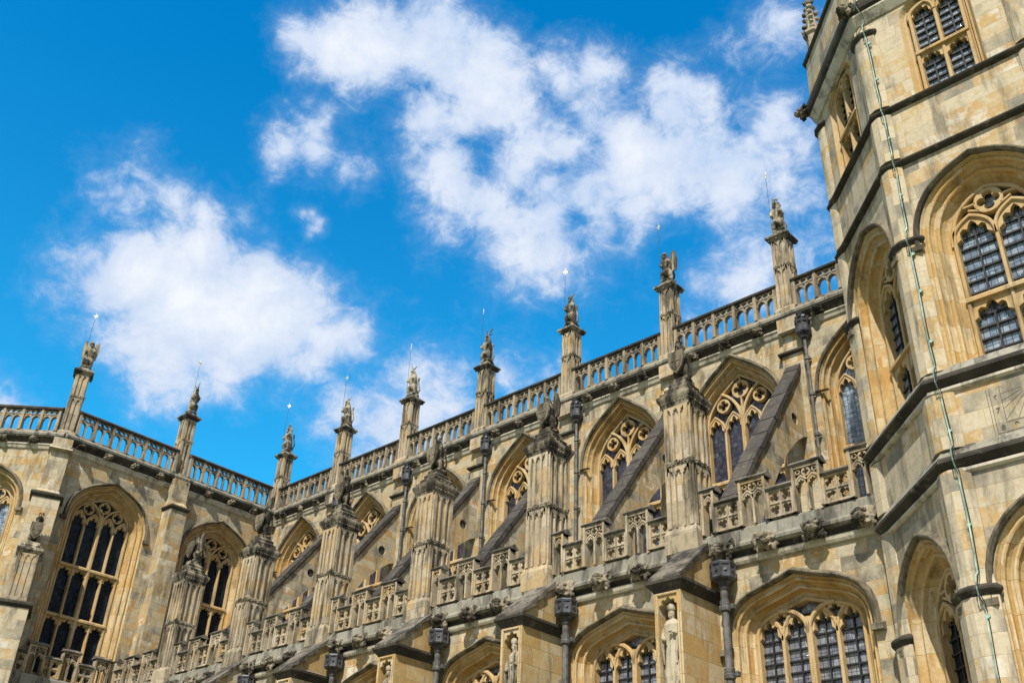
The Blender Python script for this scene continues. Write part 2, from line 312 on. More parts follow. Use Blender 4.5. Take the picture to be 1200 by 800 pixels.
def foil(mb, cx, cz, Rr, y0, y1, lobes=4, rot=0.0, n=40, inner=.80, square=False, sx=1.0, sz=1.0):
    def ro(t_): return Rr*inner*(.50+.50*abs(math.cos(lobes/2*(t_-rot)))**.55)
    a, b = [], []
    for i in range(n):
        t_ = 2*math.pi*i/n
        q = 1/max(abs(math.cos(t_)), abs(math.sin(t_))) if square else 1
        a.append((cx+sx*Rr*q*math.cos(t_), cz+sz*Rr*q*math.sin(t_))); r_ = ro(t_); b.append((cx+sx*r_*math.cos(t_), cz+sz*r_*math.sin(t_)))
    mb.loft([[(x,y1,z) for x,z in a],[(x,y0,z) for x,z in a],[(x,y0,z) for x,z in b],[(x,y1,z) for x,z in b]], True)

def wall_bay(mb, u0, u1, z0, z1, y, outl):
    xl, xr, zb = outl[0][0], outl[-1][0], outl[0][1]
    q = lambda a, b, c, d: mb.add([(a,y,c),(b,y,c),(b,y,d),(a,y,d)], [(0,1,2,3)])
    q(u0, xl, z0, z1); q(xr, u1, z0, z1)
    if zb > z0: q(xl, xr, z0, zb)
    for (xa, za), (xb, zc) in zip(outl[:-1], outl[1:]):
        if abs(xb-xa) > 1e-5: mb.add([(xa,y,za),(xb,y,zc),(xb,y,z1),(xa,y,z1)], [(0,1,2,3)])

# ------------------------------------------------------------------ object helpers
def tag(o, label=None, cat=None, group=None, kind=None):
    if label: o['label'] = label
    if cat: o['category'] = cat
    if group: o['group'] = group
    if kind: o['kind'] = kind
    return o
def empty(name, loc, label, cat, group=None, rz=0):
    o = bpy.data.objects.new(name, None); COL.objects.link(o); o.location = loc; o.rotation_euler = (0, 0, rz)
    return tag(o, label, cat, group)
def put(name, data, parent=None, loc=(0,0,0), rz=0, world=True):
    o = bpy.data.objects.new(name, data); COL.objects.link(o)
    if parent is not None:
        o.parent = parent
        if world:
            loc = Vector(loc)-origin(parent)
    o.location = loc; o.rotation_euler = (0, 0, rz); return o
def origin(o):
    p = Vector((0,0,0))
    while o is not None: p += Vector(o.location); o = o.parent
    return p

# ------------------------------------------------------------------ windows
def jamb(outl, zb):                  # full outline from the sill up and over
    return [(outl[0][0], zb)] + outl + [(outl[-1][0], zb)]
def make_window(hw, sill, spring, apex, prof, ak, lights, transoms, gd, stm, glm, hood=None, bars=None, sub=True, hoodm='hood', tmat=None, light_h=None, reveal_mat=None, ch_sub=.9, top_foil=True):
    """returns dict of meshes: surround, tracery, glass, hood, bars and the hole outline in the wall face (local, y=0 is the wall face, -y outward)"""
    k, a, s = ak
    base = arch(hw, spring, apex, k, a, s)
    fullo = jamb(base, sill)
    out = {}
    mb = MB(); rings = []
    for off, dep in prof:
        r = offset(fullo, off); r[0] = (r[0][0], sill); r[-1] = (r[-1][0], sill)
        rings.append([(x, dep, z) for x, z in r])
    mb.loft(rings)
    hole = [(x, z) for x, _, z in rings[-1]]
    # sill slope
    xl, xr = hole[0][0], hole[-1][0]
    mb.add([(xl,-.02,sill-.02),(xr,-.02,sill-.02),(xr,gd,sill+.16),(xl,gd,sill+.16)], [(0,1,2,3)])
    out['surround'] = mb.mesh('surround', reveal_mat or stm)
    out['hole'] = hole
    # glass
    g = MB(); g.add([(x, gd+.06, z) for x, z in fullo], [list(range(len(fullo)))])
    out['glass'] = g.mesh('glass', glm)
    # tracery
    T = MB(); y0, y1 = gd-.12, gd+.05
    def ztop(x):
        x = max(-hw+.001, min(hw-.001, x))
        for (xa, za), (xb, zb) in zip(base[:-1], base[1:]):
            if xa <= x <= xb and xb > xa: return za+(zb-za)*(x-xa)/(xb-xa)
        return spring
    n = lights; lw = 2*hw/n; lh = light_h or lw*.52
    T.stroke(jamb(offset(base, -.035), sill), .07, y0-.02, y1)
    levels = [sill] + list(transoms) + [None]
    for li in range(len(levels)-1):
        z0, z1 = levels[li], levels[li+1]
        for i in range(n):
            cx = -hw+lw*(i+.5); half = lw/2-.03
            if z1 is not None:
                hz = z1-.08-lh*1.15
                fill_above(T, head(cx, half, hz, lh), z1, y0+.03, y1)
    for z in transoms:
        T.prism_x([(y0-.05, z-.07), (y0-.05, z+.0), (y0, z+.05), (y1, z+.05), (y1, z-.07)], -hw, hw)
    for i in range(1, n):
        x = -hw+lw*i; main = (n == 4 and i == 2)
        wd = .13 if main else .07
        zt = ztop(x)-.02 if not sub else (spring+.05 if not main else spring+ch_sub*.55)
        T.stroke([(x, sill), (x, zt)], wd, y0-(.04 if main else 0), y1)
    if sub and n == 4:
        for sgn in (-1, 1):
            cx = sgn*hw/2
            L = bez((cx-sgn*hw/2*1.0, spring), (cx-sgn*hw/2, spring+ch_sub*.55), (cx-sgn*hw*.22, spring+ch_sub*.9), (cx+sgn*.02, spring+ch_sub), 8)
            Rr = bez((cx+sgn*hw/2, spring), (cx+sgn*hw/2, spring+ch_sub*.5), (cx+sgn*hw*.2, spring+ch_sub*.9), (cx, spring+ch_sub), 8)
            # inner limb springs from the central mullion; outer limb runs along the main arch
            inn = [(0, spring)] + [(x, z) for x, z in bez((0, spring), (0, spring+ch_sub*.52), (cx*.45, spring+ch_sub*.92), (cx*1.05, min(ztop(cx*1.05)-.02, spring+ch_sub*1.12)), 9)][1:]
            T.stroke(inn, .09, y0-.04, y1)
            for q in (-1, 1):                      # the two lights of the pair
                lx = cx+q*lw/2; hh = lh
                capz = min(ztop(lx-lw*.4), ztop(lx+lw*.4), spring+ch_sub*.66)
                pts = arch(lw/2, spring-.05, spring-.05+lw*.95, .55, .5, .9, 6, lx)
                T.stroke([(x, min(z, ztop(x)-.015)) for x, z in pts], .06, y0, y1)
                hd = head(lx, lw/2-.035, spring-.12, lw*.78)
                pz = dict()
                def arz(x, pts=pts):
                    for (xa, za), (xb, zb) in zip(pts[:-1], pts[1:]):
                        if xa <= x <= xb and xb > xa: return za+(zb-za)*(x-xa)/(xb-xa)
                    return spring-.05
                fill_above(T, hd, arz, y0+.03, y1)
            rf = min(lw*.36, (ztop(cx)-spring)*.30)
            zf = spring+ (ztop(cx)-spring)*.66
            foil(T, cx, zf, rf, y0+.01, y1)
        if top_foil:
            zc = spring+(apex-spring)*.70; rc = min(.30, (apex-zc)*.62, hw*.24)
            foil(T, 0, zc, rc, y0, y1)
            T.stroke([(0, zc+rc), (0, apex-.02)], .05, y0, y1); T.stroke([(0, zc-rc), (0, spring+ch_sub*.5)], .06, y0, y1)
    elif n == 2:
        for i in (0, 1):
            lx = -hw+lw*(i+.5)
            pts = arch(lw/2, spring-.05, spring+lw*.66, .62, .55, .5, 8, lx)
            T.stroke([(x, min(z, ztop(x)-.015)) for x, z in pts], .07, y0-.02, y1)
            def arz(x, pts=pts):
                for (xa, za), (xb, zb) in zip(pts[:-1], pts[1:]):
                    if xa <= x <= xb and xb > xa: return za+(zb-za)*(x-xa)/(xb-xa)
                return spring
            fill_above(T, head(lx, lw/2-.045, spring-.10, lw*.58), arz, y0+.03, y1)
        if top_foil:
            zc = spring+(apex-spring)*.66; rc = min(hw*.34, (apex-zc)*.8)
            foil(T, 0, zc, rc, y0, y1, n=48)
            for sg in (-1, 1):
                T.stroke([(sg*rc*.9, zc+rc*.1), (sg*hw*.72, ztop(sg*hw*.72))], .05, y0, y1)
                T.stroke([(sg*rc*.75, zc-rc*.6), (sg*hw*.5, spring+lw*.8)], .05, y0, y1)
    out['tracery'] = T.mesh('tracery', tmat or stm)
    if bars:
        Bm = MB(); z = sill+.2
        while z < apex-.15:
            xx = hw if z < spring else None
            if xx is None:
                xs = [x for x, zz in base if zz > z]
                xx = max(xs) if xs else 0
            if xx > .1: Bm.box(-xx, xx, gd+.01, gd+.05, z-.017, z+.017)
            z += bars
        for i in range(n):
            lx = -hw+lw*(i+.5); Bm.box(lx-.015, lx+.015, gd+.005, gd+.05, sill, min(ztop(lx), spring+lh*.9))
        out['bars'] = Bm.mesh('glazing_bars', M['iron'])
    if hood:
        off, proj = hood; H = MB(); last = prof[-1][0]
        o1 = base
        drop = hood_drop
        hb = [(base[0][0], spring-drop)] + base + [(base[-1][0], spring-drop)]
        rr = []
        for o_, d_ in ((off, .0), (off+.005, -proj*.6), (off+.045, -proj), (off+.075, -proj), (off+.14, -.004), (off+.14, .04)):
            rr.append([(x, d_, z) for x, z in offset(hb, o_)])
        H.loft(rr)
        for e in (0, -1): H.add([r[e] for r in rr], [list(range(6))])
        for sg in ((-1, 1) if drop > 0 else ()):
            xe = sg*(hw+off+.06)
            H.prism_x([(-proj-.02, spring-drop-.07), (-proj-.02, spring-drop+.04), (.0, spring-drop+.1), (.0, spring-drop-.07)], min(xe-sg*.10, xe+sg*.16), max(xe-sg*.10, xe+sg*.16))
        out['hood'] = H.mesh('hood_mould', M[hoodm])
    return out
hood_drop = .0
def place_window(wd, parent, loc, rz=0, name='window'):
    o = put(name, wd['surround'], parent, loc, rz)
    for nm, kx in (('tracery', 'tracery'), ('glass', 'glass'), ('hood_mould', 'hood'), ('glazing_bars', 'bars')):
        if kx in wd:
            c = bpy.data.objects.new(nm, wd[kx]); COL.objects.link(c); c.parent = o
    return o
P_BIG = [(0, .66), (0, .56), (.035, .54), (.06, .55), (.10, .50), (.135, .40), (.14, .27), (.165, .24), (.20, .24), (.215, .28), (.25, .25), (.285, .17), (.29, .08), (.315, .055), (.345, .055), (.36, .09), (.39, .06), (.41, .0)]
P_DEEP0 = [(0, .74), (0, .62), (.035, .60), (.06, .61), (.11, .56), (.15, .44), (.155, .31), (.18, .28), (.215, .28), (.23, .32), (.265, .28), (.30, .19), (.305, .10), (.33, .07), (.365, .07), (.38, .11), (.415, .07), (.44, .0)]
P_DEEP = [(o_, d_*.84) for o_, d_ in P_DEEP0]; P_TOW = [(o_, d_*.70) for o_, d_ in P_DEEP0]

P_CL = [(o_*.72, d_*.80) for o_, d_ in P_BIG]; P_AI = [(o_*.80, d_*.70) for o_, d_ in P_DEEP0]

# ================================================================== THE SETTING
g = MB(); g.add([(-900,-900,0),(900,-900,0),(900,900,0),(-900,900,0)], [(0,1,2,3)])
tag(put('ground', g.mesh('ground', M['grass'])), kind='structure')
pvm = stone('paving_stone', [(.30,.28,.24),(.38,.35,.29),(.26,.25,.22)], bw=.9, bh=.6, stain=.3)
g = MB(); g.add([(-24,-22,.004),(22,-22,.004),(22,-10.5,.004),(-24,-10.5,.004)], [(0,1,2,3)])
tag(put('path', g.mesh('path', pvm)), kind='structure')

# ================================================================== THE NAVE
B = 4.4
YC, YA = .15, -5.75                   # clerestory and aisle wall faces
XW = -26.35                            # transept east wall face
nave = empty('nave_building', (-11, 0, 0), 'long honey coloured gothic chapel nave with flying buttresses and traceried clerestory windows', 'building')

CW = make_window(1.30, 12.8, 16.25, 18.08, P_CL, (.55, .48, .78), 4, [14.55], .53, M['dressed'], M['glass_stained'], hood=(.31, .11), ch_sub=1.20, hoodm='hood', reveal_mat=M['honey'])
CWB = dict(CW); gb = M['glass_blue']; CWB['glass'] = CW['glass'].copy(); CWB['glass'].materials.clear(); CWB['glass'].materials.append(gb)  # window by the tower: sky reflection put into its blue glass colour
hood_drop = .25
AW = make_window(1.22, 5.0, 7.74, 8.50, P_AI, (.74, .62, .36), 4, [], .52, M['dressed'], M['glass_grey'], hood=(.36, .13), bars=.23, ch_sub=.62, hoodm='hood', reveal_mat=M['honey'], top_foil=False)
hood_drop = .0

wl = MB()
cwc = [-2.15-B*i for i in range(-1, 6)]
for i, c in enumerate(cwc):
    o = [(x+c, z) for x, z in CW['hole']]
    u1 = c+2.15 if i else 9.0
    u0 = -26.35 if i == len(cwc)-1 else c-2.25
    wall_bay(wl, u0, u1, 9.0, 18.55, YC, o)
wl.box(-26.3, 9, YC+.85, YC+1.15, 9, 18.5)
put('clerestory_wall', wl.mesh('clerestory_wall', M['ashlar']), nave)
for i, c in enumerate(cwc):
    place_window(CWB if i == 0 else CW, nave, (c, YC, 0))
wl = MB(); awc = [2.26-B*i for i in range(0, 7)]
for i, c in enumerate(awc):
    o = [(x+c, z) for x, z in AW['hole']]
    wall_bay(wl, c-2.2 if i < 6 else -26.3, c+2.2 if i else 4.9, 0, 9.35, YA, o)
wl.box(-26.3, 4.9, YA+.9, YA+1.1, 0, 9.3)
put('aisle_wall', wl.mesh('aisle_wall', M['ashlar']), nave)
for c in awc: place_window(AW, nave, (c, YA, 0))
r_ = MB(); r_.prism_x([(-5.5, 9.6), (YC, 12.5), (YC, 12.2), (-5.5, 9.3)], -26.3, 9)
r_.prism_x([(.5, 19.0), (6, 20.0), (11.5, 19.0), (11.5, 0), (6, 0), (1.3, 0), (1.3, 18.6), (.5, 18.6)], -26.3, 9)
put('roof', r_.mesh('roof', M['roof']), nave)

# cornice under the high balustrade, as mouldings along x
def mould(name, prof, x0, x1, mat, parent, loc=(0,0,0), rz=0):
    m = MB(); m.prism_x(prof, x0, x1); return put(name, m.mesh(name, mat), parent, loc, rz)
HI_CORN = [(.02+YC, 18.52), (YC-.06, 18.56), (YC-.10, 18.66), (YC-.14, 18.70), (YC-.14, 18.74), (YC+.02, 18.76)]
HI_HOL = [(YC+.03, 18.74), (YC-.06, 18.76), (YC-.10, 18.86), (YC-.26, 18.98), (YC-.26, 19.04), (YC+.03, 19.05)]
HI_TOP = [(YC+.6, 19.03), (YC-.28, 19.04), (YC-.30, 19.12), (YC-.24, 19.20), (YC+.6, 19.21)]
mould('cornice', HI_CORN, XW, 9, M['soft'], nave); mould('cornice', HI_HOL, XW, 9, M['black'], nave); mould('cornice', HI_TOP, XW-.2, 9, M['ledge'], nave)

def balustrade(width, pairs, name='balustrade'):
    m = MB(); pw = width/pairs; d0, d1 = -.075, .075
    m.box(0, width, d0-.03, d1+.03, 19.21, 19.33)
    for i in range(pairs+1):
        x = min(max(i*pw, .06), width-.06); m.taper((x-.06, x+.06, d0-.06, d1+.03), 19.33, (x-.05, x+.05, d0-.04, d1+.02), 20.25)
    for i in range(pairs):
        xc = (i+.5)*pw; hwp = pw/2-.055; q = hwp/2
        m.box(xc-.024, xc+.024, d0+.0, d1-.0, 19.33, 19.90)
        for sg in (-1, 1):
            lx = xc+sg*q
            arc = arch(q-.02, 19.80, 19.98, .62, .55, .6, 6, lx)
            fill_above(m, arc, 20.03, d0+.02, d1-.02)
            m.stroke(arc, .03, d0-.01, d1)
        for sg in (-1, 0, 1): foil(m, xc+sg*hwp*.66, 20.125, 1, d0+.0, d1-.02, 3 if sg else 4, math.pi/2, 20, .86, True, hwp*.33, .10)
    me = m.mesh(name, M['baluster']); c = MB()
    c.prism_x([(d0-.08, 20.25), (d0-.10, 20.31), (-.03, 20.42), (.03, 20.42), (d1+.09, 20.31), (d1+.07, 20.25)], -.02, width+.02)
    return me, c.mesh('coping', M['coping'])
def add_bal(parent, bm_, loc, rz=0):
    b_ = put('balustrade', bm_[0], parent, loc, rz)
    c_ = bpy.data.objects.new('coping', bm_[1]); COL.objects.link(c_); c_.parent = b_
    return b_
BAL = balustrade(B-.55, 5)
for i in range(-1, 6): add_bal(nave, BAL, (-B*(i+1)+.27+(0 if i < 5 else .02), .1, 0))

# grotesque bosses
def grot(seed):
    q = random.Random(seed); m = MB()
    m.blob((0, -.10, 0), .15, seed, .35, 3, (1.05, 1, .95))
    m.blob((q.uniform(-.03, .03), -.24, -.03), .085, seed+3, .3, 2, (1.1, 1.1, .8))
    for sg in (-1, 1):
        m.blob((sg*.13, -.06, .09), .065, seed+5+sg, .4, 2, (1.2, .8, 1)); m.blob((sg*.065, -.22, .06), .04, seed+7+sg, .3, 1)
        m.blob((sg*.12, -.10, -.10), .06, seed+9+sg, .5, 2, (1, 1, 1.2))
        if q.random() < .5: m.tube([(sg*.1, -.05, .1), (sg*.2, -.08, .16), (sg*.24, -.1, .04)], [.04, .035, .02], 6)
    m.blob((0, .0, .08), .10, seed+20, .4, 2, (1.6, .8, .7)); m.blob((0, -.24, -.10), .035, seed, .3, 1, (1.5, 1, .6))
    return m.mesh('grotesque', M['carved_dark'])
GR = [grot(s) for s in (11, 23, 37, 41)]
for i in range(-1, 6):
    for k in range(3):
        o = put('grotesque', GR[(i*3+k) % 4], nave, (-B*(i+1)+.9+k*1.18+.1, YC-.08, 18.88)); o.scale = (1.15, 1.1, .95)
for k in range(24):
    x = 4.05-1.1*k
    if x < -25.8: break
    o = put('grotesque', GR[(k*5+k//4) % 4], nave, (x, YA-.15, 9.60)); o.scale = (1.4, 1.3, 1.35)

# aisle cornice and pierced parapet
YP = -5.95
mould('string_course', [(YA+.02, 9.30), (YA-.07, 9.31), (YA-.10, 9.36), (YA-.12, 9.44), (YA+.02, 9.46)], -26.0, 4.6, M['soft'], nave)
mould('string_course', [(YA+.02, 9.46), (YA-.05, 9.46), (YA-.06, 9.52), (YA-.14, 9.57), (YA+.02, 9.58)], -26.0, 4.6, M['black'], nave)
mould('parapet_base', [(YA+.15, 9.575), (YA-.20, 9.575), (YA-.27, 9.62), (YA-.28, 9.68), (YA-.25, 9.74), (YA-.24, 10.0), (YA-.18, 10.05), (YA+.15, 10.06)], -26.0, 4.6, M['ledge'], nave)
def panel_low(m, x0, x1, z0, z1, d0, d1):
    xc, zc = (x0+x1)/2, (z0+z1)/2; hx, hz = (x1-x0)/2, (z1-z0)/2
    m.box(x0, x0+.06, d0-.02, d1, z0, z1); m.box(x1-.06, x1, d0-.02, d1, z0, z1); m.box(x0, x1, d0-.01, d1, z0, z0+.05); m.box(x0, x1, d0-.01, d1, z1-.05, z1)
    m.stroke([(xc, z0), (xc, z1)], .04, d0-.005, d1); m.stroke([(x0, zc), (x1, zc)], .04, d0-.004, d1)
    for a, b_ in ((-1, -1), (1, -1), (1, 1), (-1, 1)):
        foil(m, xc+a*(hx-.03)/2, zc+b_*(hz-.02)/2, 1, d0+.02, d1-.01, 3, math.atan2(-b_, -a), 24, .80, True, (hx-.03)/2, (hz-.02)/2)
def panel_tall(m, x0, x1, z0, z1, d0, d1, lights=2):
    xc = (x0+x1)/2; w_ = (x1-x0-.12)/lights
    m.box(x0, x0+.06, d0-.04, d1, z0, z1); m.box(x1-.06, x1, d0-.04, d1, z0, z1)
    m.box(x0, x1, d0-.02, d1, z1-.06, z1)
    zs = z1-.42 if lights == 2 else z1-.3
    for i in range(lights):
        lx = x0+.06+w_*(i+.5)
        if i: m.box(x0+.06+w_*i-.025, x0+.06+w_*i+.025, d0, d1, z0, zs+.1)
        arc = arch(w_/2, zs, zs+.19, .6, .5, .8, 5, lx); m.stroke(arc, .045, d0, d1)
        fill_above(m, head(lx, w_/2-.03, zs-.03, .13), lambda x, lx=lx: zs+.18*math.sqrt(max(0, 1-((x-lx)/(w_/2))**2)), d0+.02, d1-.02)
    if lights == 2:
        foil(m, xc, z1-.16, .10, d0, d1, 4, 0, 24)
        for sg in (-1, 1): foil(m, xc+sg*w_*.72, z1-.13, .058, d0+.01, d1-.01, 3, 0, 18)
PAT = [('t', .34, 1), ('l', .64, 2), ('t', .66, 2), ('l', .64, 2), ('t', .66, 2), ('l', .64, 2)]
def parapet(pattern, d0=-.09, d1=.09):
    m = MB(); c = MB(); x = 0
    for kd, wd, n in pattern:
        zt = 11.06 if kd == 't' else 10.68
        (panel_tall(m, x, x+wd, 10.06, zt, d0, d1, n) if kd == 't' else panel_low(m, x, x+wd, 10.06, zt, d0, d1))
        e = .045 if kd == 't' else -.001
        c.prism_x([(d0-.05, zt), (d0-.08, zt+.035), (-.02, zt+.14), (.02, zt+.14), (d1+.08, zt+.035), (d1+.05, zt)], x-e, x+wd+e); x += wd
    return m.mesh('parapet', M['pier']), c.mesh('coping', M['slab']), x
def add_par(parent, pr, loc, rz=0):
    b_ = put('parapet', pr[0], parent, loc, rz); c_ = bpy.data.objects.new('coping', pr[1]); COL.objects.link(c_); c_.parent = b_
PR = parapet(PAT)
for i in range(0, 6): add_par(nave, PR, (-B*i-B+.32, YP+.02, 0))
add_par(nave, parapet(PAT+[('t', .62, 2)]), (.32, YP+.02, 0))

# nave pinnacles
def fol(m, c, r, seed, n=5, ax=0):
    for k in range(n):
        a = 2*math.pi*k/n+seed
        m.blob((c[0]+(math.cos(a)*r if ax == 0 else 0), c[1]+(math.cos(a)*r if ax else 0), c[2]+math.sin(a)*r*.8), r*.55, seed+k, .5, 1)
def panelled(m, hx, hy, z0, z1, n=2, y0=0, d=.035, cusp=True):
    """square shaft, sunk panels on its four faces; front at y=y0-hy"""
    m.box(-hx, hx, y0-hy, y0+hy, z0, z1)
    for ax in (0, 1):
        H = hx if ax == 0 else hy; Wd = hy if ax == 0 else hx
        for sg in (-1, 1):
            for k in range(n+1):
                t = -H+2*H*k/n; t = max(-H+.035, min(H-.035, t)); wd = .05 if k in (0, n) else .022
                if ax == 0: m.box(t-wd, t+wd, min(y0+sg*Wd, y0+sg*(Wd+d)), max(y0+sg*Wd, y0+sg*(Wd+d)), z0, z1)
                else: m.box(min(sg*Wd, sg*(Wd+d)), max(sg*Wd, sg*(Wd+d)), y0+t-wd, y0+t+wd, z0, z1)
            lv = [z1]
            for zt in lv:
                for k in range(n):
                    t = -H+2*H*(k+.5)/n
                    hd = head(t, H/n-.02, zt-.24, .17)
                    f = MB(); fill_above(f, hd, zt, 0, d)
                    m.add([((x if ax == 0 else sg*(Wd+d-y)), (y0+sg*(Wd+d-y) if ax == 0 else y0+x), z) for x, y, z in f.v], f.f)
def pinnacle_mesh():
    m = MB(); hx = .25
    m.box(-.33, .33, -.10, .60, 18.5, 19.3)
    m.taper((-.33, .33, -.10, .60), 19.3, (-.27, .27, -.03, .54), 19.42)
    panelled(m, hx-.02, hx-.02, 19.42, 20.9, 2, .25, .05); panelled(m, hx-.03, hx-.03, 21.02, 22.0, 2, .25, .05)
    m.box(-.27, .27, -.02, .52, 20.9, 21.02)
    fb = MB(); c = MB()
    for k in range(7):
        a = [(-.16, -.04), (0, -.04), (.16, -.04), (.27, -.03), (.28, .10), (.28, .25), (.28, .40)][k]; fol(fb, (a[0], a[1], 20.96), .055, k, 4, 0 if k < 4 else 1)
    c.taper((-.27, .27, -.02, .52), 21.98, (-.37, .37, -.12, .62), 22.10); c.box(-.39, .39, -.14, .64, 22.10, 22.17)
    c.taper((-.38, .38, -.13, .63), 22.17, (-.26, .26, -.01, .51), 22.27); c.taper((-.24, .24, .01, .49), 22.27, (-.17, .17, .08, .42), 22.42)
    for sx in (-.3, 0, .3):
        for sy_ in (-.05, .55): c.blob((sx, sy_, 22.04), .06, sx*9+sy_, .5, 1)
    for sx in (-.3, .3): c.blob((sx, .25, 22.04), .06, sx*7, .5, 1)
    return m.mesh('pinnacle', M['pier']), c.mesh('pinnacle_cap', M['carved_dark']), fb.mesh('leaf_carving', M['carved'])
PN = pinnacle_mesh()
def add_pin(parent, loc, rz=0):
    o = put('pinnacle', PN[0], parent, loc, rz); 
    for nm, k in (('pinnacle_cap', 1), ('leaf_carving', 2)): c = bpy.data.objects.new(nm, PN[k]); COL.objects.link(c); c.parent = o
pil = MB(); pil.box(-.34, .34, -.12, .1, 12.3, 17.75); pil.taper((-.36, .36, -.16, .1), 17.75, (-.31, .31, -.02, .1), 17.9); pil.box(-.31, .31, -.03, .1, 17.9, 18.52)
pilm = pil.mesh('pilaster', M['ashlar'])
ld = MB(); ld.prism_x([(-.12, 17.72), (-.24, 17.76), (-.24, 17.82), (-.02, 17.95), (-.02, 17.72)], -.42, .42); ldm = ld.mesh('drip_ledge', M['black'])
for i in range(0, 7):
    x = -B*i if i < 6 else -26.42
    add_pin(nave, (x, 0, 0))
    if i < 6:
        p_ = put('pilaster', pilm, nave, (x, YC, 0)); q = bpy.data.objects.new('drip_ledge', ldm); COL.objects.link(q); q.parent = p_

# flying buttresses and outer piers
def flyer():
    m = MB(); top = lambda y: 17.35+1.32*y
    lo = [(.1, 15.0), (-.35, 14.85), (-.9, 14.45), (-1.5, 13.85), (-2.1, 13.05), (-2.7, 12.15), (-3.2, 11.35), (-3.7, 10.6), (-4.2, 9.9), (-5.3, 9.9)]
    hc, hr = (-.78, 15.25), .17
    # web split round a small round opening
    up = [(-5.3, top(-5.3)-.02), (.1, top(.1)-.02)]
    N = 20; circ = [(hc[0]+hr*math.cos(2*math.pi*k/N), hc[1]+hr*math.sin(2*math.pi*k/N)) for k in range(N)]
    x0, x1 = -.20, .16
    # outer boundary sampled radially from the hole centre
    poly = up[::-1]+[(-5.3, 9.9)]+lo[::-1][1:]
    def hit(a):
        dx, dz = math.cos(a), math.sin(a); best = 99
        for (ax, az), (bx, bz) in zip(poly, poly[1:]+poly[:1]):
            ex, ez = bx-ax, bz-az; den = dx*ez-dz*ex
            if abs(den) < 1e-9: continue
            t = ((ax-hc[0])*ez-(az-hc[1])*ex)/den; u = ((ax-hc[0])*dz-(az-hc[1])*dx)/den
            if t > 0 and -1e-6 <= u <= 1+1e-6: best = min(best, t)
        return (hc[0]+dx*best, hc[1]+dz*best)
    angs = sorted([2*math.pi*k/72 for k in range(72)] + [math.atan2(z-hc[1], y-hc[0]) % (2*math.pi) for y, z in poly])
    outer = [hit(a) for a in angs]; inner = [(hc[0]+hr*math.cos(a), hc[1]+hr*math.sin(a)) for a in angs]
    m.loft([[(x0, y, z) for y, z in inner], [(x0, y, z) for y, z in outer], [(x1, y, z) for y, z in outer], [(x1, y, z) for y, z in inner], [(x0, y, z) for y, z in inner]], True)
    # black disc just inside the hole, painting in its dark shade
    bk = MB(); bk.add([(x1-.05, y, z) for y, z in inner], [list(range(len(inner)))]); bkm = bk.mesh('hole_shade_disc', M['black'])
    me = m.mesh('flying_buttress', M['ashlar'])
    c = MB(); x0, x1 = -.25, .225
    q = lambda y, e: (y-.79*e, top(y)+.6*e)
    ya = -5.25; jr = random.Random(5)
    while ya < .0:                                       # coping laid in separate stones
        yb_ = min(ya+jr.uniform(.38, .52), .06); j1, j2 = jr.uniform(-.012, .012), jr.uniform(-.012, .012); h_ = .10+jr.uniform(-.014, .014)
        c.prism_x([q(ya, -.04), q(ya, h_+j1*.5), q(yb_-.012, h_+j2), q(yb_-.012, -.04)], x0+j1, x1+j2); ya = yb_
    c.prism_x([q(-5.25, -.10), q(-5.25, -.04), q(.06, -.04), q(.06, -.10)], x0+.05, x1-.05)
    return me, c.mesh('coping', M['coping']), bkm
FL = flyer()
XP = -.17
def pier_meshes():
    m = MB(); hx = .36; y0 = .40                       # origin: front face line
    m.box(-hx-.08, hx+.08, -.06, y0*2+.06, 9.75, 10.22); m.taper((-hx-.08, hx+.08, -.06, y0*2+.06), 10.22, (-hx-.02, hx+.02, 0, y0*2), 10.36)
    panelled(m, hx-.03, y0-.03, 10.36, 11.85, 3, y0, .065); m.box(-hx-.01, hx+.01, -.01, 2*y0+.01, 11.85, 11.95)
    panelled(m, hx-.04, y0-.04, 11.95, 13.45, 3, y0, .065)
    c = MB()
    fb = MB()
    for t in (-.26, -.16, -.05, .08, .18, .28): fol(fb, (t, -.045, 11.95+rnd.uniform(-.03, .03)), .05, t*9, 5, 0)
    fb.blob((hx+.02, -.02, 11.95), .07, 5, .5, 2)
    for t in (.12, .24, .36, .5, .66): fol(fb, (hx+.045, t, 11.95+rnd.uniform(-.03, .03)), .05, t*9, 5, 1)
    e = hx+.02
    lv = [(e, 13.42), (e+.02, 13.5), (e+.08, 13.62), (e+.10, 13.68), (e+.10, 13.74), (e+.03, 13.80), (e+.03, 13.85), (e-.06, 13.90), (e-.04, 13.97), (e-.13, 14.05), (e-.12, 14.12), (e-.20, 14.2), (e-.20, 14.3)]
    c.loft([[(-h, y0-h-.04, z), (h, y0-h-.04, z), (h, y0+h+.04, z), (-h, y0+h+.04, z)] for h, z in lv], True, True)
    for k in range(9):
        t = -e+2*e*k/8
        c.blob((t, y0-e-.07, 13.56), .045, k, .5, 1); c.blob((e+.04, y0+t, 13.56), .045, k+9, .5, 1); c.blob((-e-.04, y0+t, 13.56), .05, k+19, .5, 1)
        if k % 2 == 0: c.blob((t*.8, y0-e*.95, 13.88), .04, k, .5, 1); c.blob((e*.95, y0+t*.8, 13.88), .04, k+5, .5, 1)
    return m.mesh('buttress_pier', M['pier']), c.mesh('pier_cap', M['carved_dark']), fb.mesh('leaf_carving', M['carved'])
PM = pier_meshes()
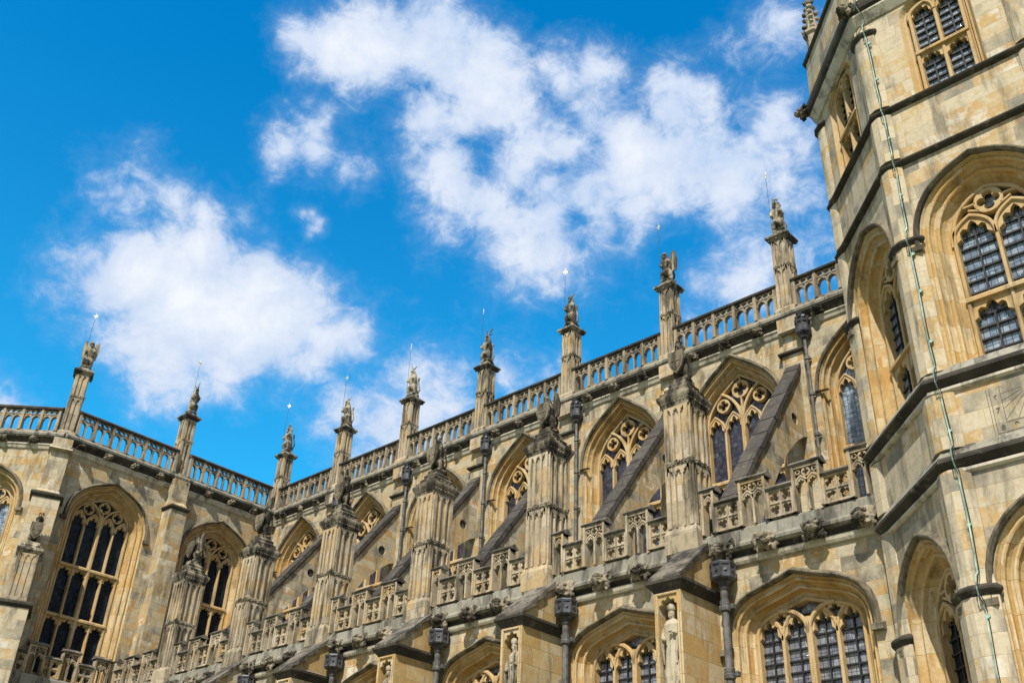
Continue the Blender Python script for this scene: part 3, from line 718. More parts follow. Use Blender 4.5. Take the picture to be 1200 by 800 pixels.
def butt_mesh():
    m = MB(); xa, xb, yf = -.33, .33, -1.45; yb = .1          # origin: aisle wall face, buttress centre
    nw, nd, z0, z1 = .235, .34, 6.55, 8.34                # niche
    # body with a niche recess on its front
    m.box(xa, xb, yf+nd, yb, 0, 8.6); m.box(xa, -nw, yf, yf+nd, 0, 8.6); m.box(nw, xb, yf, yf+nd, 0, 8.6)
    m.box(-nw, nw, yf, yf+nd, 0, z0); m.box(-nw, nw, yf, yf+nd, z1+.12, 8.6)
    fill_above(m, head(0, nw, z1-.14, .2), z1+.13, yf+.01, yf+nd)
    m.stroke([(-nw-.03, z0), (-nw-.03, z1+.14), (nw+.03, z1+.14), (nw+.03, z0)], .05, yf-.03, yf+.02)
    me = m.mesh('buttress', M['honey_b'])
    c = MB()
    c.loft([[(xa-h, yf-h, z), (xb+h, yf-h, z), (xb+h, yb, z), (xa-h, yb, z)] for h, z in ((.0, 8.52), (.04, 8.58), (.10, 8.66), (.14, 8.70), (.14, 8.76))], True, True)
    cm = c.mesh('drip_mould', M['black'])
    g_ = MB(); g_.prism_x([(yf, 8.77), (-.42, 9.72), (yb, 9.72), (yb, 8.77)], xa+.01, xb-.01); c.v += [(x, y, z) for x, y, z in []]
    s_ = MB(); n_ = 3; sl_ = .95/(1.03+.0)
    for k in range(n_):
        ya, yb_ = yf-.10+k*.36, yf+.40+k*.36; za, zb_ = 8.78+k*.30, 9.10+k*.31
        s_.prism_x([(ya, za), (ya, za+.06), (yb_, zb_+.13), (yb_, zb_-.03)], xa-.07+.012*k, xb+.07-.012*k)
    return me, cm, s_.mesh('weathering_slope', M['slab']), g_.mesh('gablet', M['honey_b'])
M['honey_b'] = stone('buttress_honey_ashlar', [(.50, .42, .27), (.47, .31, .12), (.53, .40, .20), (.57, .50, .36), (.44, .29, .12)], bw=.75, bh=.42, stain=.7, grime=(.14, .10, .055), gr_lo=.5, gr_hi=.7)
BM_ = butt_mesh()
for i in range(0, 6):
    x = -B*i
    f = put('flying_buttress', FL[0], nave, (x, YC, 0))
    for nm, k in (('coping', 1), ('hole_shade_disc', 2)): c = bpy.data.objects.new(nm, FL[k]); COL.objects.link(c); c.parent = f
    p_ = put('buttress_pier', PM[0], nave, (x+XP, -6.12, 0))
    for nm, k in (('pier_cap', 1), ('leaf_carving', 2)): c = bpy.data.objects.new(nm, PM[k]); COL.objects.link(c); c.parent = p_
    b_ = put('buttress', BM_[0], nave, (x+.10, YA, 0))
    for nm, k in (('drip_mould', 1), ('weathering_slope', 2), ('gablet', 3)):
        c = bpy.data.objects.new(nm, BM_[k]); COL.objects.link(c); c.parent = b_

# ================================================================== THE TRANSEPT
tr = empty('transept_building', (-29, -7, 0), 'polygonal honey stone transept at the left with tall four light windows', 'building')
hood_drop = .15
TW = make_window(1.24, 10.2, 16.15, 17.42, P_DEEP, (.68, .5, .42), 4, [12.52, 14.46], .62, M['dressed'], M['glass_dark'], hood=(.45, .11), ch_sub=.95, hoodm='hood', reveal_mat=M['honey'])
TWB = dict(TW); TWB['glass'] = TW['glass'].copy(); TWB['glass'].materials.clear(); TWB['glass'].materials.append(M['glass_blue'])
hood_drop = 0
RX, R45 = R(90), R(45)
wl = MB()                                   # local: x = world y, face at y=0 (placed at x=XW, rotated 90)
wall_bay(wl, -10.07, -4.95, 9, 18.55, 0, [(x-7.52, z) for x, z in TW['hole']])
wall_bay(wl, -4.95, .4, 9, 18.55, 0, [(x-2.45, z) for x, z in TW['hole']])
wl.add([(-10.07, 0, 0), (.4, 0, 0), (.4, 0, 9), (-10.07, 0, 9)], [(0,1,2,3)]); wl.box(-10.0, .4, .9, 1.2, 0, 18.5)
put('east_wall', wl.mesh('east_wall', M['ashlar']), tr, (XW, 0, 0), RX)
place_window(TW, tr, (XW, -7.52, 0), RX); place_window(TW, tr, (XW, -2.45, 0), RX)
T2 = Vector((XW-.04, -10.07, 0))
wl = MB(); wall_bay(wl, -5.4, 0, 9, 18.55, 0, [(x-2.7, z) for x, z in TW['hole']]); wl.add([(-5.4,0,0),(0,0,0),(0,0,9),(-5.4,0,9)], [(0,1,2,3)]); wl.box(-5.2, -.3, .9, 1.2, 0, 18.5)
put('angled_wall', wl.mesh('angled_wall', M['ashlar']), tr, T2, R45)
c45 = Vector((math.cos(R45), math.sin(R45), 0))
place_window(TWB, tr, T2-c45*2.7, R45)
T3 = T2-c45*5.4
wl = MB(); wl.box(-6, 0, 0, 1, 0, 18.55); put('south_wall', wl.mesh('south_wall', M['ashlar']), tr, T3, 0)
sh = lambda prof: [(y-YC, z) for y, z in prof]
for prof, mt in ((HI_CORN, 'soft'), (HI_HOL, 'black'), (HI_TOP, 'ledge')):
    mould('cornice', sh(prof), -10.12, .1, M[mt], tr, (XW, 0, 0), RX); mould('cornice', sh(prof), -5.4, .06, M[mt], tr, T2, R45); mould('cornice', sh(prof), -6, 0, M[mt], tr, T3, 0)
BT = balustrade(4.91-.62, 6); BT2 = balustrade(5.16-.62, 6)
add_bal(tr, BT, (XW-.0, -4.91+.31, 0), RX); add_bal(tr, BT2, (XW-.0, -10.07+.31, 0), RX)
for yy in (-10.07+.31, -4.91+.31):
    pass
add_bal(tr, BT2, T2-c45*4.9, R45)
fl_ = MB(); fl_.prism_z([(-26.5, .8), (-26.5, -10.0), (-30.2, -13.8), (-36, -13.8), (-40, -8), (-40, .8)], 18.5, 18.9); put('roof', fl_.mesh('roof', M['roof']), tr)
RD = math.atan2(-.383, .924)+math.pi/2       # buttress on the corner looks along the bisector
for loc, rz in (((XW-.25+.2, -4.91, 0), RX), ((T2.x-.02, T2.y, 0), RD)):
    add_pin(tr, loc, rz)
for i in range(8):
    o = put('grotesque', GR[i % 4], tr, (XW+.08, -9.4+i*1.18, 18.88), RX); o.scale = (1.15, 1.1, .95)
for i in range(3): put('grotesque', GR[i % 4], tr, T2-c45*(1.1+1.2*i)+Vector((.06, -.06, 18.88)), R45)
# buttress between the two transept windows
m = MB(); m.box(-.36, .36, -.42, .1, 17.95, 18.95); m.taper((-.38, .38, -.72, .1), 17.60, (-.36, .36, -.42, .1), 17.95); m.box(-.38, .38, -.68, .1, 0, 17.60)
b_ = put('buttress', m.mesh('buttress', M['ashlar']), tr, (XW, -4.93, 0), RX)
m = MB(); m.loft([[(-.38-h, -.68-h, z), (.38+h, -.68-h, z), (.38+h, .02, z), (-.38-h, .02, z)] for h, z in ((.0, 17.50), (.06, 17.57), (.09, 17.60), (.09, 17.66), (.0, 17.72))], True, True)
put('drip_mould', m.mesh('drip_mould', M['black']), b_, (XW, -4.93, 0), 0)
# stepped buttress on the corner
m = MB(); m.box(-.36, .36, -.30, .4, 16.7, 18.95); m.box(-.50, .50, -.62, .4, 12.1, 16.42); m.taper((-.5, .5, -.62, .4), 16.42, (-.36, .36, -.30, .4), 16.75); m.box(-.52, .52, -1.45, .4, 0, 12.02)
m.box(-.34, .34, -.45, -.2, 18.4, 18.62); m.taper((-.44, .44, -.5, .3), 18.42, (-.34, .34, -.30, .3), 18.66)
b_ = put('buttress', m.mesh('buttress', M['tower']), tr, (T2.x, T2.y, 0), RD)
for hw_, yf, z in ((.50, -.62, 16.38), (.52, -1.45, 11.98)):
    m = MB(); m.loft([[(-hw_-h, yf-h, zz), (hw_+h, yf-h, zz), (hw_+h, .3, zz), (-hw_-h, .3, zz)] for h, zz in ((.0, z-.08), (.07, z), (.10, z+.03), (.10, z+.10), (.0, z+.17))], True, True)
    put('drip_mould', m.mesh('drip_mould', M['black']), b_, (T2.x, T2.y, 0), 0)
pn = MB(); panelled(pn, .33, .33, 12.2, 13.9, 3, -1.0, .035)
pn.box(-.36, .36, -1.36, -.6, 12.05, 12.3)
pc_ = put('panelled_shaft', pn.mesh('panelled_shaft', M['pier']), b_, (T2.x, T2.y, 0), 0)
m = MB(); m.loft([[(-h, -1.0-h, z), (h, -1.0-h, z), (h, -1.0+h, z), (-h, -1.0+h, z)] for h, z in ((.35, 13.86), (.40, 13.94), (.45, 14.0), (.45, 14.07), (.36, 14.12), (.36, 14.2), (.28, 14.26), (.28, 14.34))], True, True)
put('shaft_cap', m.mesh('shaft_cap', M['carved']), b_, (T2.x, T2.y, 0), 0)
# ledge and parapet at aisle level
add_par(tr, parapet([('l', .62, 2), ('t', .66, 2)]*2+[('l', .62, 2), ('t', .60, 2)]), (XW+.30, -9.95, 0), RX)
mould('parapet_base', [(.15, 9.3), (-.35, 9.40), (-.46, 9.70), (-.44, 9.98), (-.40, 10.05), (.15, 10.06)], -10.0, -5.8, M['ledge'], tr, (XW, 0, 0), RX)
# lower projecting storey under it
m = MB(); m.box(XW-.1, XW+.30, -10.0, -5.9, 0, 9.4); put('lower_wall', m.mesh('lower_wall', M['ashlar']), tr)

# ================================================================== THE TOWER
FX, FY, SD8, SDD = 6.494, -8.057, 3.25, 2.98
tow = empty('stone_tower', (FX+SD8/2, FY+3.9, 0), 'tall octagonal cream stone tower with dark string courses at the right', 'tower')
ang = [0, -45, -90, -135, -180, 135, 90, 45]
pts8 = []
p = Vector((FX+SD8, FY, 0))
# corners walked clockwise seen from above: front face right corner -> left corner -> back ...
dirs = [Vector((-math.cos(R(a)), -math.sin(R(a)), 0)) for a in (0, -45, -90, -135, 180, 135, 90, 45)]
q = Vector((FX+SD8, FY, 0)); corners = []
for k_, d in enumerate(dirs): corners.append(q.copy()); q = q+d*(SDD if k_ % 2 else SD8)
CTR = sum(corners, Vector())/8
ROT = [0, -45, -90, -135, 180, 135, 90, 45]
hood_drop = .12
wm = make_window(.80, 10.98, 13.78, 14.86, P_TOW, (.62, .58, .30), 2, [12.50], .52, M['dressed'], M['glass_blue'], hood=(.45, .12), bars=.25, reveal_mat=M['honey'])
wlow = make_window(.80, 3.2, 6.95, 8.02, P_TOW, (.62, .58, .30), 2, [], .52, M['dressed'], M['glass_dark'], hood=(.45, .12), bars=.25, reveal_mat=M['honey'])
hood_drop = 0
P_SM = [(0, .30), (0, .20), (.03, .19), (.06, .12), (.10, .11), (.16, .02), (.18, 0)]
wu = make_window(.56, 17.40, 19.62, 20.0, P_SM, (.7, .5, .3), 2, [18.55], .2, M['dressed'], M['glass_blue'], bars=.2, top_foil=False)
mid = SD8/2
for k in range(8):
    A = corners[k]; Bc = corners[(k+1) % 8]; c = (A+Bc)/2; rz = R(ROT[k]); mid = (SDD if k % 2 else SD8)/2
    m = MB()
    if k in (0, 1):
        wall_bay(m, -mid, mid, 0, 9.32, 0, wlow['hole']); wall_bay(m, -mid, mid, 10.80, 15.85, 0, wm['hole']); wall_bay(m, -mid, mid, 17.3, 20.35, 0, wu['hole'])
        for z0, z1 in ((9.32, 10.80), (15.85, 17.3)): m.add([(-mid,0,z0),(mid,0,z0),(mid,0,z1),(-mid,0,z1)], [(0,1,2,3)])
        put('wall', m.mesh('wall', M['tower']), tow, (c.x, c.y, 0), rz)
        for wd in (wm, wlow, wu): place_window(wd, tow, (c.x, c.y, 0), rz)
    else:
        m.add([(-mid,0,0),(mid,0,0),(mid,0,20.35),(-mid,0,20.35)], [(0,1,2,3)]); put('wall', m.mesh('wall', M['tower']), tow, (c.x, c.y, 0), rz)
def octa(off):
    k = off/math.cos(R(22.5)); out = []
    for c in corners:
        d = (c-CTR).normalized(); out.append((c.x+d.x*k, c.y+d.y*k))
    return out
def oct_ring(name, prof, mat):
    m = MB(); m.loft([[(x, y, z) for x, y in octa(o_)] for o_, z in prof], True, False); return put(name, m.mesh(name, mat), tow)
for z in (17.30, 15.85):
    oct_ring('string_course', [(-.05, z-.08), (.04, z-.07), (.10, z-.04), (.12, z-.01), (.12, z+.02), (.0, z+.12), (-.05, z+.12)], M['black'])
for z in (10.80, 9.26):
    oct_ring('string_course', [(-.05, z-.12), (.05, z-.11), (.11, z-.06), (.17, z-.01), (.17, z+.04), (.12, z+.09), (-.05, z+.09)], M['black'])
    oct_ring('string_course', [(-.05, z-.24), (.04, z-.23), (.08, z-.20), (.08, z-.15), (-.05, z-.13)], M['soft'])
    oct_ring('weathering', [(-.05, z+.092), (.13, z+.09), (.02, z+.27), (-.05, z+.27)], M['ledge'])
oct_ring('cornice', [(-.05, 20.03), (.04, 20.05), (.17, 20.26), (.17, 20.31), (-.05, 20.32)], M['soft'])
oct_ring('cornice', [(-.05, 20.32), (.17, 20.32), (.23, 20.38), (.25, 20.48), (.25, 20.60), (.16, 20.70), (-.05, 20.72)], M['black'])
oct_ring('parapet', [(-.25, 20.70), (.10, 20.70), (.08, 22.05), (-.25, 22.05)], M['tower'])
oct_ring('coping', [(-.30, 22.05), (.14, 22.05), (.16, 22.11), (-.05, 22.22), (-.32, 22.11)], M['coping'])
m = MB(); m.prism_z(octa(-.9), 0, 20.5); put('core', m.mesh('core', M['tower']), tow)
# clasping corner buttresses
def corner_b():
    m = MB(); w_, pr = .42, .16
    dl = Vector((math.cos(R(-157.5+90)), math.sin(R(-157.5+90))))  # unused helper direction
    def sec(w1, pj):      # plan section round the corner (local: corner at 0, bisector -Y)
        a = R(22.5); c_, s__ = math.cos(a), math.sin(a)
        L = (-w1*c_, w1*s__); Rr = (w1*c_, w1*s__)
        nL = (-s__, -c_); nR = (s__, -c_)
        return [(L[0]*.99, L[1]), (L[0]+nL[0]*pj*.35, L[1]+nL[1]*pj*.35), (L[0]*.72+nL[0]*pj, L[1]*.72+nL[1]*pj), (-.09, -pj*1.05), (.09, -pj*1.05), (Rr[0]*.72+nR[0]*pj, Rr[1]*.72+nR[1]*pj), (Rr[0]+nR[0]*pj*.35, Rr[1]+nR[1]*pj*.35), (Rr[0]*.99, Rr[1])]
    def seg(w1, pj, z0, z1, w2=None, p2=None):
        m.loft([[(x, y, z0) for x, y in sec(w1, pj)], [(x, y, z1) for x, y in sec(w2 or w1, p2 or pj)]], True, True)
    seg(.44, .12, 0, 7.05); seg(.44, .12, 7.05, 7.3, .40, .08); seg(.40, .08, 7.3, 9.12)
    seg(.40, .08, 9.5, 10.55); seg(.40, .08, 11.0, 13.9); seg(.40, .08, 13.9, 14.15, .33, .06); seg(.33, .06, 14.15, 15.76); seg(.33, .06, 15.99, 17.2); seg(.33, .06, 17.44, 19.7); seg(.33, .06, 19.7, 19.95, .26, .04)
    rings = []
    for w1, pj, z in ((.44, .12, 7.0), (.40, .08, 13.86), (.33, .06, 19.66)):
        c = MB()
        for o1, z1, o2, z2 in ((.0, z-.07, .05, z-.01), (.05, z-.01, .07, z+.02), (.07, z+.02, .07, z+.06), (.07, z+.06, .0, z+.12)):
            c.loft([[(x, y, z1) for x, y in sec(w1+o1, pj+o1)], [(x, y, z2) for x, y in sec(w1+o2, pj+o2)]], True)
        rings.append(c.mesh('drip_mould', M['black']))
    return m.mesh('corner_buttress', M['tower']), rings
CB = corner_b()
for k in range(8):
    c = corners[k]; d = (c-CTR).normalized(); rz = math.atan2(d.y, d.x)+math.pi/2
    if k in (0, 1, 2, 7):
        o = put('corner_buttress', CB[0], tow, (c.x, c.y, 0), rz)
        for dm in CB[1]: e = bpy.data.objects.new('drip_mould', dm); COL.objects.link(e); e.parent = o
    # crocketed corner pinnacle above the parapet
    t_ = MB(); t_.lathe([(.20, 20.6), (.20, 23.0), (.27, 23.08), (.27, 23.16), (.17, 23.22), (.05, 24.5), (.09, 24.6), (.02, 24.7)], seg=8)
    for j in range(6):
        for a in range(4): t_.blob((math.cos(a*math.pi/2)*(.22-.028*j), math.sin(a*math.pi/2)*(.22-.028*j), 23.24+j*.22), .075, j+a, .4, 1)
    put('corner_pinnacle', t_.mesh('corner_pinnacle', M['carved']), tow, (c.x-d.x*.22, c.y-d.y*.22, 0), rz)
    put('grotesque', GR[k % 4], tow, (c.x+d.x*.22, c.y+d.y*.22, 20.45), rz)

# ================================================================== STATUES
def skin(verts, edges, radii, sub=1):
    me = bpy.data.meshes.new('t'); me.from_pydata(verts, edges, []); o = bpy.data.objects.new('t', me); COL.objects.link(o)
    md = o.modifiers.new('s', 'SKIN'); md.use_smooth_shade = False
    if sub: sm = o.modifiers.new('u', 'SUBSURF'); sm.levels = sub
    for i, sv in enumerate(me.skin_vertices[0].data):
        r = radii[i]; sv.radius = (r, r) if not isinstance(r, tuple) else r; sv.use_root = (i == 0)
    bpy.context.view_layer.update()
    dg = bpy.context.evaluated_depsgraph_get(); ev = o.evaluated_get(dg); em = ev.to_mesh()
    m = MB(); m.add([v.co for v in em.vertices], [list(p_.vertices) for p_ in em.polygons]); ev.to_mesh_clear()
    bpy.data.objects.remove(o); bpy.data.meshes.remove(me); return m
def roughen(m, a=.012, sc=9, seed=0):
    m.v = [(v[0]+a*noise.noise(Vector(v)*sc+Vector((seed,0,0))), v[1]+a*noise.noise(Vector(v)*sc+Vector((0,seed,7))), v[2]+a*noise.noise(Vector(v)*sc+Vector((3,0,seed)))) for v in m.v]
def beast(kind, seed):
    q = random.Random(seed); tw = q.uniform(-.06, .06)
    V = [(0,.04,.28),(0,.02,.52),(tw,-.05,.80),(tw,-.03,1.04),(tw,-.10,1.22),(tw,-.25,1.19)]; Rr = [.19,.165,.205,.125,.125,.065]; E = [(0,1),(1,2),(2,3),(3,4),(4,5)]
    def ch(par, pts, rs):
        for pt, r in zip(pts, rs): V.append(pt); Rr.append(r); E.append((par, len(V)-1)); par = len(V)-1
        return par
    for sg in (-1, 1):
        ch(0, [(sg*.17,-.16,.34),(sg*.18,-.07,.10),(sg*.17,-.22,.04)], [.11,.07,.05])
        ch(2, [(sg*.19,-.18,.78),(sg*.13,-.30,.62+.12*(sg > 0))], [.075,.05])
    ch(0, [(0,.24,.12),(.10,.30,.42),(.04,.24,.80),(.10,.20,1.0)], [.05,.04,.035,.06])
    m = skin(V, E, Rr, 1)
    if kind == 'lion':
        for k in range(9):
            a = k*2*math.pi/9; m.blob((tw+math.cos(a)*.12, -.02, 1.14+math.sin(a)*.14), .075, k, .4, 1)
        for sg in (-1, 1): m.blob((tw+sg*.09, -.08, 1.36), .035, 2, .2, 1)
        m.tube([(tw-.1, -.08, 1.37), (tw-.07, -.08, 1.45), (tw, -.08, 1.38), (tw+.07, -.08, 1.45), (tw+.1, -.08, 1.37)], .03, 6)
    elif kind == 'stag':
        for sg in (-1, 1):
            m.tube([(tw+sg*.05,-.08,1.3),(tw+sg*.13,-.02,1.45),(tw+sg*.20,.0,1.62)], [.03,.025,.015], 6); m.tube([(tw+sg*.13,-.02,1.45),(tw+sg*.06,-.10,1.56)], [.02,.012], 5); m.tube([(tw+sg*.1,-.05,1.3),(tw+sg*.2,-.02,1.28)], [.03,.015], 5)
    elif kind == 'bird':
        for sg in (-1, 1):
            m.add([(sg*.12,.05,.5),(sg*.30,.10,.55),(sg*.36,.08,1.0),(sg*.30,.02,1.38),(sg*.16,.0,1.25),(sg*.12,.0,.9)]+[(sg*.12,.13,.5),(sg*.30,.17,.55),(sg*.36,.15,1.0),(sg*.30,.09,1.38),(sg*.16,.08,1.25),(sg*.12,.08,.9)],
                  [(0,1,2,3,4,5),(11,10,9,8,7,6)]+[(i,(i+1)%6,(i+1)%6+6,i+6) for i in range(6)])
    else:
        for sg in (-1, 1): m.tube([(tw+sg*.06,-.06,1.30),(tw+sg*.11,.0,1.46)], [.045,.012], 6)
        if kind == 'horned': m.tube([(tw,-.16,1.30),(tw+.02,-.24,1.56)], [.03,.008], 6)
    m.blob((0, .02, .03), .27, seed, .3, 2, (1, 1, .32)); m.blob((tw, -.18, 1.05), .06, seed, .4, 1, (1, 1, 1.8))
    roughen(m, .022, 8, seed)
    return m
def shield():
    m = MB(); P = [(-.26,.36),(.26,.36),(.27,.05),(.20,-.18),(0,-.40),(-.20,-.18),(-.27,.05)]
    m.prism_y(P, -.03, .05); P2 = [(x*.72, z*.72) for x, z in P]; m.prism_y(P2, -.055, -.028)
    m.box(-.03, .03, -.07, -.05, -.2, .24); m.box(-.17, .17, -.07, -.05, .0, .06); return m
KD = ['lion', 'bird', 'dragon', 'stag', 'horned', 'dragon', 'lion', 'horned', 'bird']
vane = MB(); vane.box(-.004, .08, -.006, .006, 2.44, 2.55); vane.tube([(0,0,2.36),(0,0,2.66)], [.016,.008], 6); vane.box(-.08, 0, -.008, .008, 2.47, 2.52)
vm = vane.mesh('vane', M['gilt'])
rodm = MB(); rodm.tube([(0,0,.1),(0,0,2.4)], .008, 6); rodm = rodm.mesh('rod', M['lead'])
SHD = {'lion': 'crowned lion', 'bird': 'winged bird', 'dragon': 'small eared hound', 'stag': 'antlered stag', 'horned': 'horned beast'}
wherep = ['on nave pinnacle nearest the tower', 'on second nave pinnacle from tower', 'on third nave pinnacle from tower', 'on fourth nave pinnacle from tower', 'on fifth nave pinnacle from tower',
          'on last nave pinnacle before the corner', 'on pinnacle where nave and transept meet', 'on transept pinnacle between the tall windows', 'on the leaning leftmost pinnacle']
spots = [(-B*i, .25, 22.40, 0) for i in range(6)] + [(-26.42, .25, 22.40, 0), (XW-.30, -4.91, 22.40, RX), (T2.x-.25, T2.y+.1, 22.40, RD)]
for i, (x, y, z, rz) in enumerate(spots):
    bst = beast(KD[i], i+3); r_ = empty('beast_statue', (x, y, z), 'stone %s statue with thin rod %s' % (SHD[KD[i]], wherep[i]), 'statue', 'heraldic beasts along the roofline', rz)
    r_.scale = (.92, .92, .98)
    put('figure', bst.mesh('figure', M['carved']), r_, (0,0,0), world=False)
    put('rod', rodm, r_, (-.20, -.22, 0), world=False); put('vane', vm, r_, (-.20, -.22, 0), rnd.uniform(-1, 1), world=False)
wq = ['on the outer pier nearest the tower', 'on the second outer pier from the tower', 'on the third outer pier from the tower', 'on the fourth outer pier from the tower', 'on the fifth outer pier from the tower', 'on the leftmost outer pier']
KQ = ['lion', 'bird', 'dragon', 'lion', 'stag', 'bird']
sm_ = None
for i in range(7):
    if i < 6: x, y, z, rz, lab = -B*i+XP, -6.12+.42, 14.28, 0, wq[i]; kd = KQ[i]
    else:
        d = Vector((.924, -.383, 0)); x, y, z, rz, lab = T2.x+d.x*1.0, T2.y+d.y*1.0, 14.32, RD, 'on the panelled transept shaft, far left'; kd = 'lion'
    bst = beast(kd, i+31); r_ = empty('shield_beast', (x, y, z), 'dark stone beast behind a shield %s' % lab, 'statue', 'beasts with shields on the outer piers', rz)
    r_.scale = (.82, .82, .84)
    f = put('figure', bst.mesh('figure', M['carved_dark']), r_, world=False)
    if sm_ is None: sm_ = shield().mesh('shield', M['hood'])
    s_ = put('shield', sm_, r_, (0, -.36, .55), world=False)
def robed(seed):
    q = random.Random(seed); m = MB(); rings = []
    prof = [(.20,.0),(.21,.1),(.185,.35),(.165,.6),(.15,.82),(.175,1.0),(.185,1.15),(.13,1.24),(.06,1.28)]
    for r, z in prof:
        rings.append([(math.cos(t)*r*(1+(.10 if z < 1.0 else .02)*math.sin(9*t+seed)*min(1, 1.2-z*.8))*1.08, math.sin(t)*r*.78*(1+(.10 if z < 1.0 else .02)*math.cos(7*t+z*2+seed)), z) for t in [2*math.pi*k/36 for k in range(36)]])
    m.loft(rings, True, True)
    m.merge(skin([(0,0,1.2),(0,-.01,1.30),(0,-.02,1.40),(0,-.02,1.49)], [(0,1),(1,2),(2,3)], [.07,.055,.085,.07], 1))
    for sg in (-1, 1):
        m.merge(skin([(sg*.15,0,1.15),(sg*.21,-.04,.92),(sg*.10,-.19,.90+.08*sg)], [(0,1),(1,2)], [.07,.065,.045], 1))
        m.blob((sg*.07, -.21, .91+.08*sg), .042, seed, .2, 1)
        m.tube([(sg*.19,-.07,.95),(sg*.17,-.13,.6),(sg*.15,-.12,.35)], [.05,.04,.02], 6)
    m.blob((0,-.075,1.36), .05, seed, .3, 1, (1,1,1.5)); m.blob((0,-.10,1.42), .018, 1, 0, 1); m.lathe([(.085,1.46),(.095,1.50),(.09,1.56),(.03,1.60)], 0, -.02, 10)
    if seed % 2: m.tube([(.15,-.22,.05),(.15,-.22,1.45)], .018, 6)
    m.box(-.19, .19, -.17, .17, -.12, .0)
    return m
nl = ['in the buttress niche nearest the tower', 'in the second buttress niche from the tower', 'in the third buttress niche from the tower', 'in the fourth buttress niche from the tower', 'in the fifth buttress niche', 'in the buttress niche farthest left']
for i in range(6):
    f = robed(i+2); roughen(f, .01, 12, i)
    o = put('robed_statue', f.mesh('robed_statue', M['statue']), None, (-B*i+.10, YA-1.45+.15, 6.70))
    tag(o, 'carved robed figure ' + nl[i], 'statue', 'robed figures in the buttress niches')

# ================================================================== RAINWATER PIPES
def pipe_high():
    h = MB()
    h.lathe([(.06,18.02),(.11,18.08),(.12,18.13),(.19,18.20),(.21,18.24),(.21,18.27),(.175,18.28),(.175,18.52),(.21,18.53),(.22,18.57),(.20,18.60),(.12,18.62)], seg=8, rot=R(22.5))
    for k in range(8):
        a = k*math.pi/4+R(22.5); h.tube([(math.cos(a)*.19, math.sin(a)*.19, 18.22), (math.cos(a)*.19, math.sin(a)*.19, 18.66)], .02, 5)
    for k in range(8): a = k*math.pi/4; h.blob((math.cos(a)*.15, math.sin(a)*.15, 18.68), .065, k, .5, 1)
    h.blob((0,0,18.78), .12, 3, .5, 2)
    p_ = MB(); p_.tube([(0,0,11.0),(0,0,18.1)], .05, 10)
    for z in (12.4, 13.6, 14.9, 16.2, 17.4): p_.tube([(0,0,z-.08),(0,0,z-.05),(0,0,z+.05),(0,0,z+.08)], [.055,.08,.08,.055], 10); p_.box(-.085, .085, .02, .12, z-.025, z+.025)
    return h.mesh('hopper', M['lead']), p_.mesh('pipe', M['leadp'])
def pipe_low():
    h = MB()
    h.lathe([(.08,8.72),(.11,8.78),(.10,8.84),(.16,8.92),(.26,8.96),(.28,8.99),(.26,9.02),(.255,9.24),(.28,9.26),(.29,9.30),(.28,9.33),(.2,9.33)], seg=8, rot=R(22.5))
    for k in range(8):
        a = k*math.pi/4+R(22.5); h.tube([(math.cos(a)*.262, math.sin(a)*.262, 9.0), (math.cos(a)*.262, math.sin(a)*.262, 9.28)], .022, 6)
    for k in range(8): a = k*math.pi/4; h.blob((math.cos(a)*.24, math.sin(a)*.24, 9.13), .05, k, .4, 1)
    p_ = MB(); p_.tube([(0,0,.1),(0,0,8.75)], .08, 12)
    for z in (7.0, 8.40, 5.6, 4.2, 2.8, 1.4): p_.tube([(0,0,z-.12),(0,0,z-.10),(0,0,z-.03),(0,0,z),(0,0,z+.10),(0,0,z+.12)], [.085,.12,.12,.10,.115,.085], 12); p_.box(-.17, .17, .04, .15, z-.05, z+.05)
    return h.mesh('hopper', M['lead']), p_.mesh('pipe', M['leadp'])
M['leadp'] = simple('lead_pipe', (.11, .108, .10), .6, .1, .6, 5)
PH, PL = pipe_high(), pipe_low()
ordn = ['beside the nave pinnacle nearest the tower', 'right of the second nave pinnacle', 'right of the third nave pinnacle', 'right of the fourth nave pinnacle', 'right of the fifth nave pinnacle', 'right of the sixth nave pinnacle']
ordl = ['left of the rightmost aisle window', 'left of the second aisle window', 'left of the third aisle window', 'left of the fourth aisle window', 'left of the fifth aisle window', 'below the leftmost outer pier']
for i in range(6):
    r_ = empty('rainwater_pipe', (-B*i+.47, YC-.16, 0), 'slim drainpipe with lantern shaped hopper ' + ordn[i], 'drainpipe', 'drainpipes down the clerestory wall')
    hp_ = put('hopper', PH[0], r_, (0, 0, -2.15), world=False); hp_.scale = (1.12, 1.12, 1.12); put('pipe', PH[1], r_, world=False)
    r_ = empty('rainwater_pipe', (-B*i+.74, YA-.26, 0), 'thick lead drainpipe with ribbed black hopper ' + ordl[i], 'drainpipe', 'drainpipes down the aisle wall')
    put('hopper', PL[0], r_, world=False); put('pipe', PL[1], r_, world=False)

# ================================================================== CONDUCTOR AND SUNDIAL ON THE TOWER
cb = MB(); pts = []; z = 3.0; xx = 6.70
y_at = lambda z: FY-.13
strings = [(17.3, .22), (15.85, .22), (10.82, .27), (9.28, .27), (13.9, .26), (7.04, .30), (19.7, .22), (20.45, .5)]
while z < 22.2:
    dy = .13
    for zs_, pj in strings:
        if abs(z-zs_) < .25: dy = max(dy, pj*(1-max(0, abs(z-zs_)-.12)/.13*.5))
    pts.append((xx+.022*math.sin(z*.9)+.006*math.sin(z*4.1), FY-dy-.02, z)); z += .1
cb.tube(pts, .013, 6)
o = empty('conductor_cable', (xx, FY-.15, 3), 'verdigris green lightning conductor cable running down the tower corner', 'cable')
cbo = MB(); cbo.tube([(x+.03, y+.01, z_) for x, y, z_ in pts], .008, 5)
put('cable', cb.mesh('cable', M['verdigris']), o); put('cable', cbo.mesh('cable', M['iron']), o)
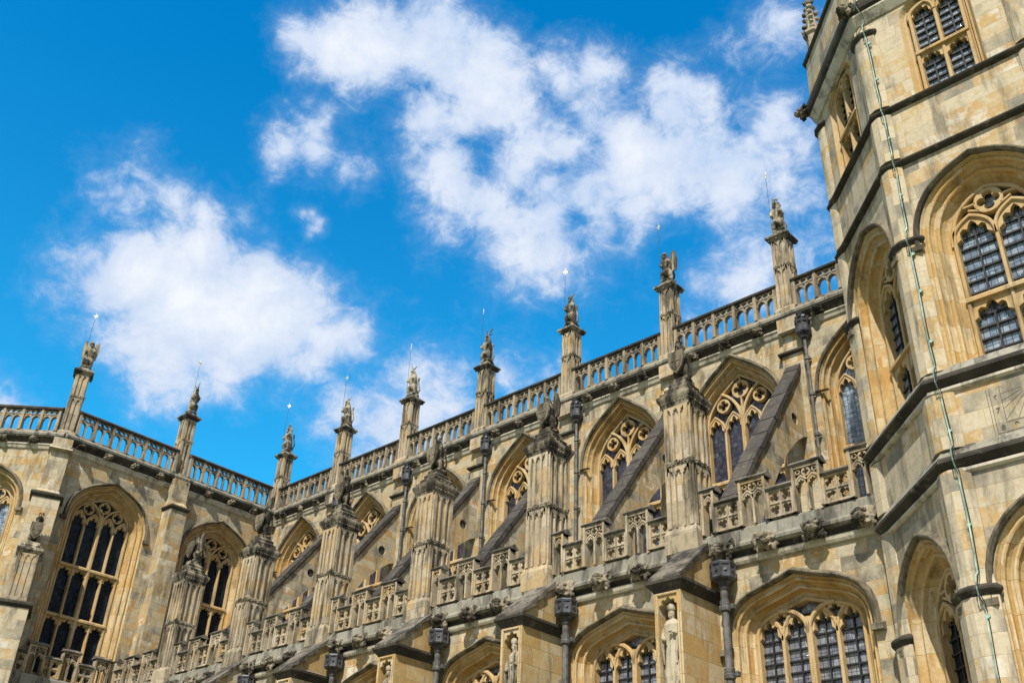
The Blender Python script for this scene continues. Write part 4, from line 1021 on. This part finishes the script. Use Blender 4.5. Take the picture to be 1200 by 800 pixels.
clm = MB(); clm.box(-.025, .04, -.012, .03, -.018, .018); clm.box(-.012, .016, -.018, .0, -.035, .035); clme = clm.mesh('clip', M['verdigris'])
for z in (5.2, 6.6, 8.1, 9.8, 11.6, 12.7, 13.55, 15.0, 16.5, 18.2, 19.3): put('clip', clme, o, (xx+.02, FY-.14, z))
sd = empty('sundial', (8.1, FY, 9.4), 'painted sundial with black hour numbers on the pale tower wall', 'sundial')
gn = MB(); gn.tube([(8.12, FY-.01, 10.30), (8.06, FY-.34, 9.86)], .014, 6); gn.tube([(8.12, FY-.01, 9.75), (8.06, FY-.34, 9.86)], .010, 6)
put('gnomon', gn.mesh('gnomon', M['verdigris']), sd)
ln = MB(); X0, X1, Z0, Z1 = 7.40, 8.80, 9.52, 10.42
def thin(x0, z0, x1, z1, w_=.008):
    d = Vector((x1-x0, z1-z0)).normalized(); n_ = Vector((-d.y, d.x))*w_/2
    ln.add([(x0-n_.x, FY-.004, z0-n_.y), (x1-n_.x, FY-.004, z1-n_.y), (x1+n_.x, FY-.004, z1+n_.y), (x0+n_.x, FY-.004, z0+n_.y)], [(0,1,2,3)])
for e in (0, .05, .22):
    thin(X0+e, Z0+e, X1-e, Z0+e); thin(X0+e, Z0+e, X0+e, Z1); thin(X1-e, Z0+e, X1-e, Z1)
for k in range(13):
    a = R(-90+ (k-6)*14); cx, cz = 8.12, 10.30; dx, dz = math.sin(R((k-6)*14.5)), -math.cos(R((k-6)*14.5))
    t = min((Z0+.22-cz)/dz if dz < -.05 else 9, ((X0+.22-cx)/dx if dx < -.05 else 9), ((X1-.22-cx)/dx if dx > .05 else 9))
    thin(cx+dx*.15, cz+dz*.15, cx+dx*t, cz+dz*t, .006)
put('dial_lines', ln.mesh('dial_lines', M['paint']), sd)
nums = [('6', X0+.13, 10.22), ('7', X0+.13, 9.98), ('8', X0+.15, 9.65), ('9', X0+.37, 9.65), ('10', X0+.54, 9.65), ('11', X0+.68, 9.65), ('12', X0+.82, 9.65), ('1', X0+.95, 9.65), ('2', X0+1.06, 9.65), ('3', X0+1.17, 9.65), ('4', X1-.13, 9.65), ('5', X1-.13, 9.98), ('6', X1-.13, 10.22)]
for s_, x, z in nums:
    cu = bpy.data.curves.new('numeral', 'FONT'); cu.body = s_; cu.size = .135; cu.align_x = 'CENTER'; cu.align_y = 'CENTER'; cu.offset = .004
    t_ = bpy.data.objects.new('t', cu); COL.objects.link(t_); bpy.context.view_layer.update()
    me = bpy.data.meshes.new_from_object(t_.evaluated_get(bpy.context.evaluated_depsgraph_get())); bpy.data.objects.remove(t_)
    me.materials.clear(); me.materials.append(M['paint'])
    o = put('numeral', me, sd, (x, FY-.005, z)); o.rotation_euler = (R(90), 0, 0)
